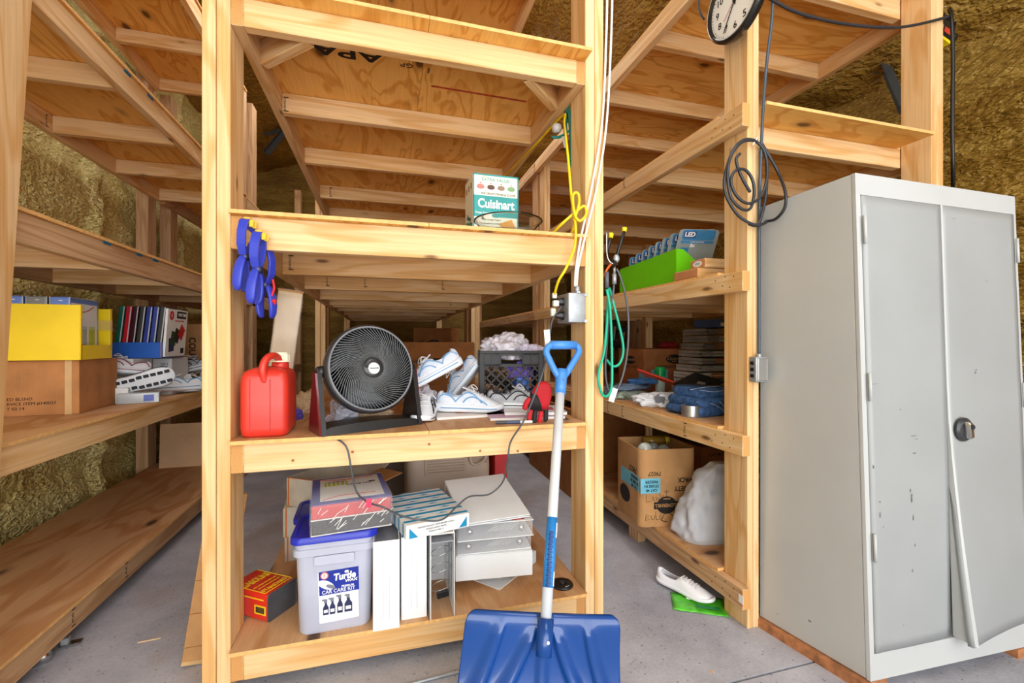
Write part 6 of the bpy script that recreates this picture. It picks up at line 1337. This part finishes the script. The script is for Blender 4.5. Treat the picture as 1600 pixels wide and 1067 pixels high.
# white cables
cord('white_cable', 'left of two white cables running down the central right post', [(0.826, 1.556, 2.487), (0.821, 1.556, 2.265), (0.804, 1.556, 1.943), (0.761, 1.556, 1.693), (0.713, 1.55, 1.494), (0.695, 1.556, 1.374), (0.703, 1.585, 1.312)], 0.0045, WC, group=None)
cord('white_cable', 'right of two white cables running down the central right post', [(0.848, 1.556, 2.492), (0.842, 1.556, 2.269), (0.823, 1.556, 1.945), (0.783, 1.556, 1.695), (0.727, 1.545, 1.494), (0.703, 1.55, 1.385), (0.711, 1.585, 1.312)], 0.0045, WC)
# yellow cord
t = cord('extension_cord', 'yellow extension cord hanging from the top shelf rail and knotted by the post', [(0.7, 2.62, 2.097), (0.715, 2.1, 2.067), (0.741, 1.8, 2.074), (0.729, 1.75, 2.011), (0.691, 1.62, 1.808), (0.679, 1.56, 1.638), (0.681, 1.53, 1.535), (0.678, 1.53, 1.452), (0.645, 1.53, 1.372), (0.621, 1.55, 1.322), (0.625, 1.6, 1.275)], 0.0052, YC)
b0 = t.location.copy()
for pts in ([(0.678, 1.535, 1.548), (0.696, 1.53, 1.612), (0.691, 1.53, 1.649), (0.671, 1.53, 1.638), (0.676, 1.525, 1.568), (0.695, 1.52, 1.545), (0.72, 1.52, 1.571), (0.717, 1.53, 1.604), (0.688, 1.535, 1.584), (0.641, 1.55, 1.542), (0.62, 1.6, 1.514)], [(0.685, 1.54, 1.549), (0.684, 1.56, 1.518), (0.691, 1.62, 1.508)]):
    bm = B(); tube(bm, [Vector(p) - b0 for p in spline(pts, 7)], 0.0052, 8); obj('cord', bm, YC, t, smooth=True)
for p_, s_ in (((0.625, 1.6, 1.275), (0.018, 0.018, 0.022)), ((0.634, 1.61, 1.246), (0.024, 0.02, 0.024)), ((0.623, 1.61, 1.212), (0.02, 0.02, 0.03))):
    bm = B(); box(bm, (0, 0, 0), s_, 0.004, seg=2); obj('clear_plug', bm, plain('clear_plug', (226, 222, 206), 0.25), t, Vector(p_) - b0, auto=True)
# outlet box on the central right post
t = thing('outlet_box', 'grey metal outlet box with black plugs on the central right post', 'outlet', (0.703, 1.62, 1.228), 0)
bm = B(); box(bm, (0, 0, 0), (0.07, 0.115, 0.112), 0.004, seg=2); obj('box_body', bm, GALV, t, auto=True)
bm = B(); tube(bm, [(0.012, -0.03, 0.056), (0.012, -0.03, 0.085)], 0.011, 14); obj('conduit_connector', bm, GALV, t, smooth=True); bm = B(); lathe(bm, [(0.015, 0.056), (0.015, 0.064)], 6); obj('lock_nut', bm, GALV, t, (0.012, -0.03, 0))
for z in (0.025, -0.028):
    bm = B(); prism(bm, rrect(0.042, 0.034, 0.014, 5), 0.003); fo = obj('outlet_face', bm, plain('outlet_black', (50, 50, 54), 0.4), t, (-0.035, 0.0, z), FACE['left'])
    bm = B(); loft(bm, [rring(0.030, 0.024, 0.008, 0.003), rring(0.030, 0.024, 0.008, 0.018), rring(0.018, 0.014, 0.005, 0.034)]); obj('plug', bm, BLACK, t, (-0.035, -0.006, z), FACE['left'], auto=True)
for sx, sz in ((0.02, 0.05), (0.02, -0.05)):
    bm = B(); box(bm, (0.036, -0.056, sz), (0.012, 0.004, 0.012), 0.001); obj('mounting_tab', bm, GALV, t)
# teal cord with white plug up high
t = thing('coiled_cord', 'dark green cord coil with a white plug hanging behind the central right post', 'cord', (0.8, 1.86, 2.028), 0)
bm = B()
for k in range(6):
    b2 = B(); w_ = 0.012 + 0.004 * (k % 3); h_ = 0.11 + 0.012 * (k % 4)
    tube(b2, [(w_ * math.cos(a) + 0.004 * k - 0.01, 0.01 * math.sin(a) + 0.004 * k, h_ * math.sin(a)) for a in [2 * PI * i / 24 for i in range(24)]], 0.0045, 7, closed=True); obj('coil_loop', b2, plain('deep_teal', (10, 104, 84), 0.4), t, smooth=True)
bm.free()
bm = B(); tube(bm, spline([Vector((0.707, 1.84, 1.996)) - t.location, Vector((0.739, 1.83, 1.996)) - t.location, Vector((0.794, 1.86, 2.042)) - t.location], 6), 0.0065, 8); obj('cord', bm, plain('deep_teal2', (0, 130, 120), 0.4), t, smooth=True)
bm = B(); lathe(bm, [(0.008, -0.02), (0.019, -0.014), (0.021, 0.0), (0.019, 0.012), (0.012, 0.016)], 20); obj('white_plug', bm, WHITE, t, Vector((0.727, 1.83, 2.033)) - t.location, (0, PI / 2 - 0.3, 0.2), smooth=True)
patch(t, 0.014, 0.05, Vector((0.75, 1.8, 1.962)) - t.location, 'front', plain('clear_tag', (216, 216, 214), 0.3), 'wire_tag', spin=0.25)
# hanging bundle right of the central right post
t = thing('nail_hook', 'bent steel hook pair with yellow tips hanging on the right side of the central post', 'hook', (0.86, 1.60, 1.40), 0)
YT = plain('yellow_tip', (250, 222, 30), 0.4)
for pts, tip in (([(0.864, 1.58, 1.39), (0.881, 1.58, 1.441), (0.9, 1.58, 1.5), (0.912, 1.58, 1.534)], (0.914, 1.58, 1.546)), ([(0.857, 1.62, 1.447), (0.869, 1.62, 1.499), (0.874, 1.62, 1.515)], (0.877, 1.62, 1.53))):
    bm = B(); tube(bm, [Vector(p) - t.location for p in pts], 0.007, 12); obj('rubber_arm', bm, BLACK, t, smooth=True)
    a = Vector(pts[-1]) - t.location; b_ = Vector(tip) - t.location; bm = B(); tube(bm, [a, b_ + (b_ - a) * 0.3], 0.0095, 14); obj('yellow_tip', bm, YT, t, smooth=True)
bm = B(); tube(bm, [Vector(p) - t.location for p in spline([(0.841, 1.59, 1.531), (0.839, 1.585, 1.447), (0.847, 1.58, 1.414), (0.867, 1.58, 1.403)], 6)], 0.0035, 8); obj('wire', bm, CHROME, t, smooth=True)
bm = B(); bmesh.ops.create_icosphere(bm, subdivisions=3, radius=0.013, matrix=Matrix.Translation(Vector((0.878, 1.58, 1.426)) - t.location) @ Matrix.Diagonal((1, 0.8, 1.3, 1))); obj('joint', bm, GALV, t, smooth=True)
bm = B(); tube(bm, [Vector((0.869, 1.58, 1.398)) - t.location, Vector((0.869, 1.58, 1.365)) - t.location], 0.005, 10); obj('stem', bm, GALV, t, smooth=True)
t = cord('teal_cord', 'bright teal cord hanging in long loops right of the central post', [(0.833, 1.575, 1.303), (0.847, 1.575, 1.234), (0.853, 1.575, 1.134), (0.854, 1.572, 1.034), (0.85, 1.565, 0.935), (0.828, 1.55, 0.895), (0.803, 1.548, 0.896), (0.787, 1.548, 0.938), (0.788, 1.55, 0.987), (0.81, 1.552, 1.06), (0.833, 1.575, 1.159), (0.852, 1.6, 1.261), (0.863, 1.61, 1.313), (0.88, 1.6, 1.236), (0.909, 1.6, 1.134), (0.92, 1.6, 1.063), (0.903, 1.6, 1.012), (0.872, 1.6, 1.002), (0.847, 1.6, 1.028)], 0.0052, TC, 'cord')
t = cord('hanging_grey_cord', 'dark grey cord loop with a white tag right of the central post', [(0.872, 1.585, 1.366), (0.866, 1.585, 1.285), (0.852, 1.59, 1.21), (0.847, 1.6, 1.084), (0.841, 1.6, 0.982), (0.85, 1.59, 0.907), (0.875, 1.585, 0.902), (0.906, 1.585, 0.957), (0.929, 1.585, 1.058), (0.934, 1.585, 1.185), (0.92, 1.585, 1.287), (0.895, 1.585, 1.362), (0.881, 1.585, 1.386)], 0.0042, GC, 'cord')
patch(t, 0.024, 0.055, Vector((0.861, 1.575, 0.891)) - t.location, 'front', PAPER, 'cord_tag', spin=-0.35)
for p0, p1, r_, m_ in (((0.869, 1.58, 1.365), (0.869, 1.58, 1.325), 0.0085, GALV), ((0.847, 1.6, 1.375), (0.847, 1.6, 1.311), 0.0085, plain('plug_grey', (90, 92, 100)))):
    bm = B(); tube(bm, [Vector(p0) - t.location, Vector(p1) - t.location], r_, 12); obj('plug', bm, m_, t, smooth=True)
t = cord('orange_cord', 'short piece of orange cord behind the hanging hooks', [(0.877, 1.62, 1.412), (0.857, 1.62, 1.386), (0.851, 1.63, 1.361)], 0.005, plain('orange_cord', (240, 110, 40), 0.4), 'cord')
# right post: cables, coil, box
t = cord('power_cable', 'slate power cable running down the right unit post into the metal box', [(1.428, 1.37, 2.476), (1.422, 1.37, 2.328), (1.4, 1.37, 2.178), (1.382, 1.37, 2.005), (1.378, 1.375, 1.862), (1.379, 1.385, 1.671), (1.379, 1.388, 1.476), (1.381, 1.39, 1.256), (1.379, 1.388, 1.045)], 0.0055, NC)
t = cord('swag_cable', 'black cable sagging between the right unit posts near the clock', [(1.393, 1.36, 2.398), (1.527, 1.37, 2.381), (1.694, 1.375, 2.381), (1.871, 1.38, 2.398), (2.033, 1.38, 2.421), (2.149, 1.39, 2.453), (2.269, 1.385, 2.49), (2.418, 1.385, 2.547)], 0.0062, BC)
t = cord('clock_cord', 'black cord passing behind the top left of the clock', [(1.285, 1.594, 2.591), (1.285, 1.61, 2.536), (1.29, 1.609, 2.495), (1.297, 1.593, 2.458)], 0.0045, BC)
t = thing('cable_coil', 'black cable coiled in loops on the front of the right unit post', 'cable', (1.358, 1.385, 1.851), 0)
def C3(lst): return [Vector(p) - t.location for p in lst]
for pts in ([(1.351, 1.375, 1.858), (1.299, 1.37, 1.855), (1.247, 1.37, 1.815), (1.21, 1.37, 1.726), (1.207, 1.37, 1.65), (1.25, 1.37, 1.583), (1.297, 1.368, 1.55), (1.353, 1.365, 1.537), (1.405, 1.372, 1.557)],
            [(1.346, 1.37, 1.856), (1.28, 1.365, 1.841), (1.226, 1.362, 1.781), (1.211, 1.362, 1.707), (1.226, 1.362, 1.63), (1.272, 1.362, 1.592), (1.312, 1.362, 1.595), (1.33, 1.362, 1.647), (1.324, 1.362, 1.701), (1.292, 1.362, 1.736), (1.247, 1.36, 1.731), (1.224, 1.36, 1.691), (1.247, 1.36, 1.639), (1.297, 1.358, 1.612), (1.351, 1.36, 1.636), (1.383, 1.362, 1.688), (1.396, 1.366, 1.758), (1.385, 1.37, 1.822), (1.351, 1.372, 1.855)],
            [(1.351, 1.372, 1.855), (1.391, 1.37, 1.813), (1.397, 1.37, 1.692), (1.379, 1.37, 1.593), (1.354, 1.372, 1.539), (1.316, 1.372, 1.541)],
            [(1.383, 1.38, 1.855), (1.418, 1.372, 1.797), (1.451, 1.366, 1.74), (1.405, 1.295, 1.644), (1.405, 1.298, 1.587), (1.405, 1.337, 1.557), (1.405, 1.383, 1.56)],
            [(1.275, 1.372, 1.8), (1.258, 1.372, 1.774), (1.281, 1.372, 1.717), (1.322, 1.372, 1.661)]):
    bm = B(); tube(bm, spline(C3(pts), 6), 0.0055, 8); obj('cable_loop', bm, BC, t, smooth=True)
bm = B(); tube(bm, C3([(1.337, 1.375, 1.842), (1.346, 1.36, 1.866)]), 0.0018, 6); obj('nail', bm, CHROME, t)
t = thing('switch_box', 'small galvanised outlet box on the right edge of the right unit post', 'outlet', (1.369, 1.378, 0.994), 0)
bm = B(); box(bm, (0, 0.01, 0), (0.052, 0.045, 0.096), 0.005, seg=2); obj('box_body', bm, GALV, t, auto=True); bm = B(); box(bm, (0.004, -0.0135, 0), (0.042, 0.003, 0.084), 0.002); obj('cover_plate', bm, CHROME, t)
for z in (-0.024, 0.0, 0.024):
    bm = B(); box(bm, (-0.027, 0.005, z), (0.004, 0.02, 0.014), 0.002); obj('outlet_slot', bm, BLACK, t)
bm = B(); lathe(bm, [(0.009, 0.047), (0.009, 0.058), (0.006, 0.060)], 14); obj('connector', bm, GALV, t)
# work light
t = thing('work_light', 'black and yellow work light clamped behind the far right post', 'lamp', (2.475, 1.45, 2.535), (0.0, math.radians(18), 0))
bm = B(); box(bm, (-0.0, 0, 0), (0.13, 0.05, 0.09), 0.012, seg=2); obj('housing', bm, BLACK, t, auto=True)
for i in range(7):
    bm = B(); box(bm, (-0.045 + 0.016 * i, 0, 0.05), (0.005, 0.05, 0.024), 0.001); obj('cooling_fin', bm, BLACK, t)
bm = B(); loft(bm, [rring(0.11, 0.05, 0.01, -0.058, -0.012), rring(0.125, 0.055, 0.012, -0.048, -0.008)]); obj('yellow_rim', bm, YT, t, auto=True)
patch(t, 0.04, 0.026, (0.01, -0.0255, -0.01), 'front', plain('red_label', (200, 60, 40)), 'label'); patch(t, 0.03, 0.03, (-0.035, -0.0255, -0.01), 'front', GALV, 'label')
bm = B(); tube(bm, [(0.06, 0, 0.0), (0.085, 0, 0.01)], 0.022, 14); obj('lens_end', bm, BLACK, t, smooth=True)
t = cord('lamp_cord', 'thick black cord hanging straight down from the work light behind the cabinet', [(2.449, 1.4, 2.598), (2.43, 1.38, 2.535), (2.438, 1.38, 2.337), (2.434, 1.38, 2.051), (2.474, 1.4, 1.863), (2.65, 1.5, 1.731)], 0.0075, BLACK, 'cord')
# ================================================================ SPRING CLAMPS
CBL = plain('clamp_blue', (52, 66, 186), 0.35, noise_amt=0.06)
def clamp(label, loc, rot, n_):
    t = thing('spring_clamp', label, 'clamp', loc, rot, 'blue spring clamps on the rail')
    for sg, yo in ((1, 0.0), (-1, 0.034)):
        # jaw half: upper finger then lower handle, curved strip lofted along z; front half sg=1
        prof = [(0.092, -0.004), (0.084, -0.018), (0.05, -0.026), (0.01, -0.022), (-0.02, -0.006), (-0.03, 0.0)]
        rings = []
        for z, y in prof:
            y_ = (y if sg > 0 else -y) + 0.017
            w_ = 0.026 if z > 0.0 else 0.022
            rings.append([Vector((x, yy, z)) for x, yy in ((-w_ / 2, y_ - 0.004), (w_ / 2, y_ - 0.004), (w_ / 2, y_ + 0.004), (-w_ / 2, y_ + 0.004))])
        bm = B(); loft(bm, rings); bmesh.ops.bevel(bm, geom=bm.edges[:], offset=0.0015, segments=1, affect='EDGES'); obj('jaw', bm, CBL, t, auto=True)
        rings = []
        for z, y, w_ in ((-0.018, -0.002, 0.016), (-0.035, -0.012, 0.024), (-0.06, -0.022, 0.028), (-0.09, -0.026, 0.029), (-0.115, -0.024, 0.026), (-0.13, -0.020, 0.014)):
            y_ = (y if sg > 0 else -y) + 0.017
            rings.append([Vector((x, yy + y_, z)) for x, yy in rrect(w_, 0.012, 0.005, 3)])
        bm = B(); loft(bm, rings); obj('handle', bm, CBL, t, smooth=True)
        bm = B(); box(bm, (0, 0.017 - sg * 0.001, 0.088), (0.022, 0.010, 0.018), 0.003); obj('pad', bm, plain('pad_yellow', (240, 200, 60), 0.5), t)
        bm = B(); box(bm, (0.018, 0.017 - sg * 0.010, 0.078), (0.012, 0.006, 0.022), 0.002); obj('pad', bm, plain('pad_yellow', (240, 200, 60), 0.5), t)
    bm = B(); tube(bm, [(-0.016, 0.017, -0.024), (0.016, 0.017, -0.024)], 0.011, 14); obj('spring', bm, plain('spring_steel', (70, 72, 90), 0.3, metal=0.7), t, smooth=True)
clamp('left blue spring clamp gripping the upper shelf rail at the left post', (-0.416, 1.535, 1.385), (0, math.radians(5), math.radians(-12)), 0)
clamp('front blue spring clamp, hanging lowest on the upper shelf rail', (-0.378, 1.522, 1.345), (math.radians(0), math.radians(4), math.radians(-10)), 1)
clamp('rear blue spring clamp turned sideways beneath the upper shelf rail', (-0.352, 1.60, 1.305), (math.radians(4), math.radians(-6), math.radians(60)), 2)
t = thing('red_string', 'red string tied below the blue spring clamps', 'string', (-0.345, 1.60, 1.25), 0)
bm = B(); tube(bm, spline([(0, 0, 0.05), (0.004, 0, 0.02), (-0.004, 0, -0.01), (0.008, 0, -0.03)], 6), 0.004, 7); obj('strand', bm, plain('red_cord', (214, 30, 40), 0.6), t, smooth=True); bm = B(); bmesh.ops.create_icosphere(bm, subdivisions=2, radius=0.008); obj('knot', bm, plain('red_cord', (214, 30, 40)), t, (0.004, 0, -0.02), smooth=True)
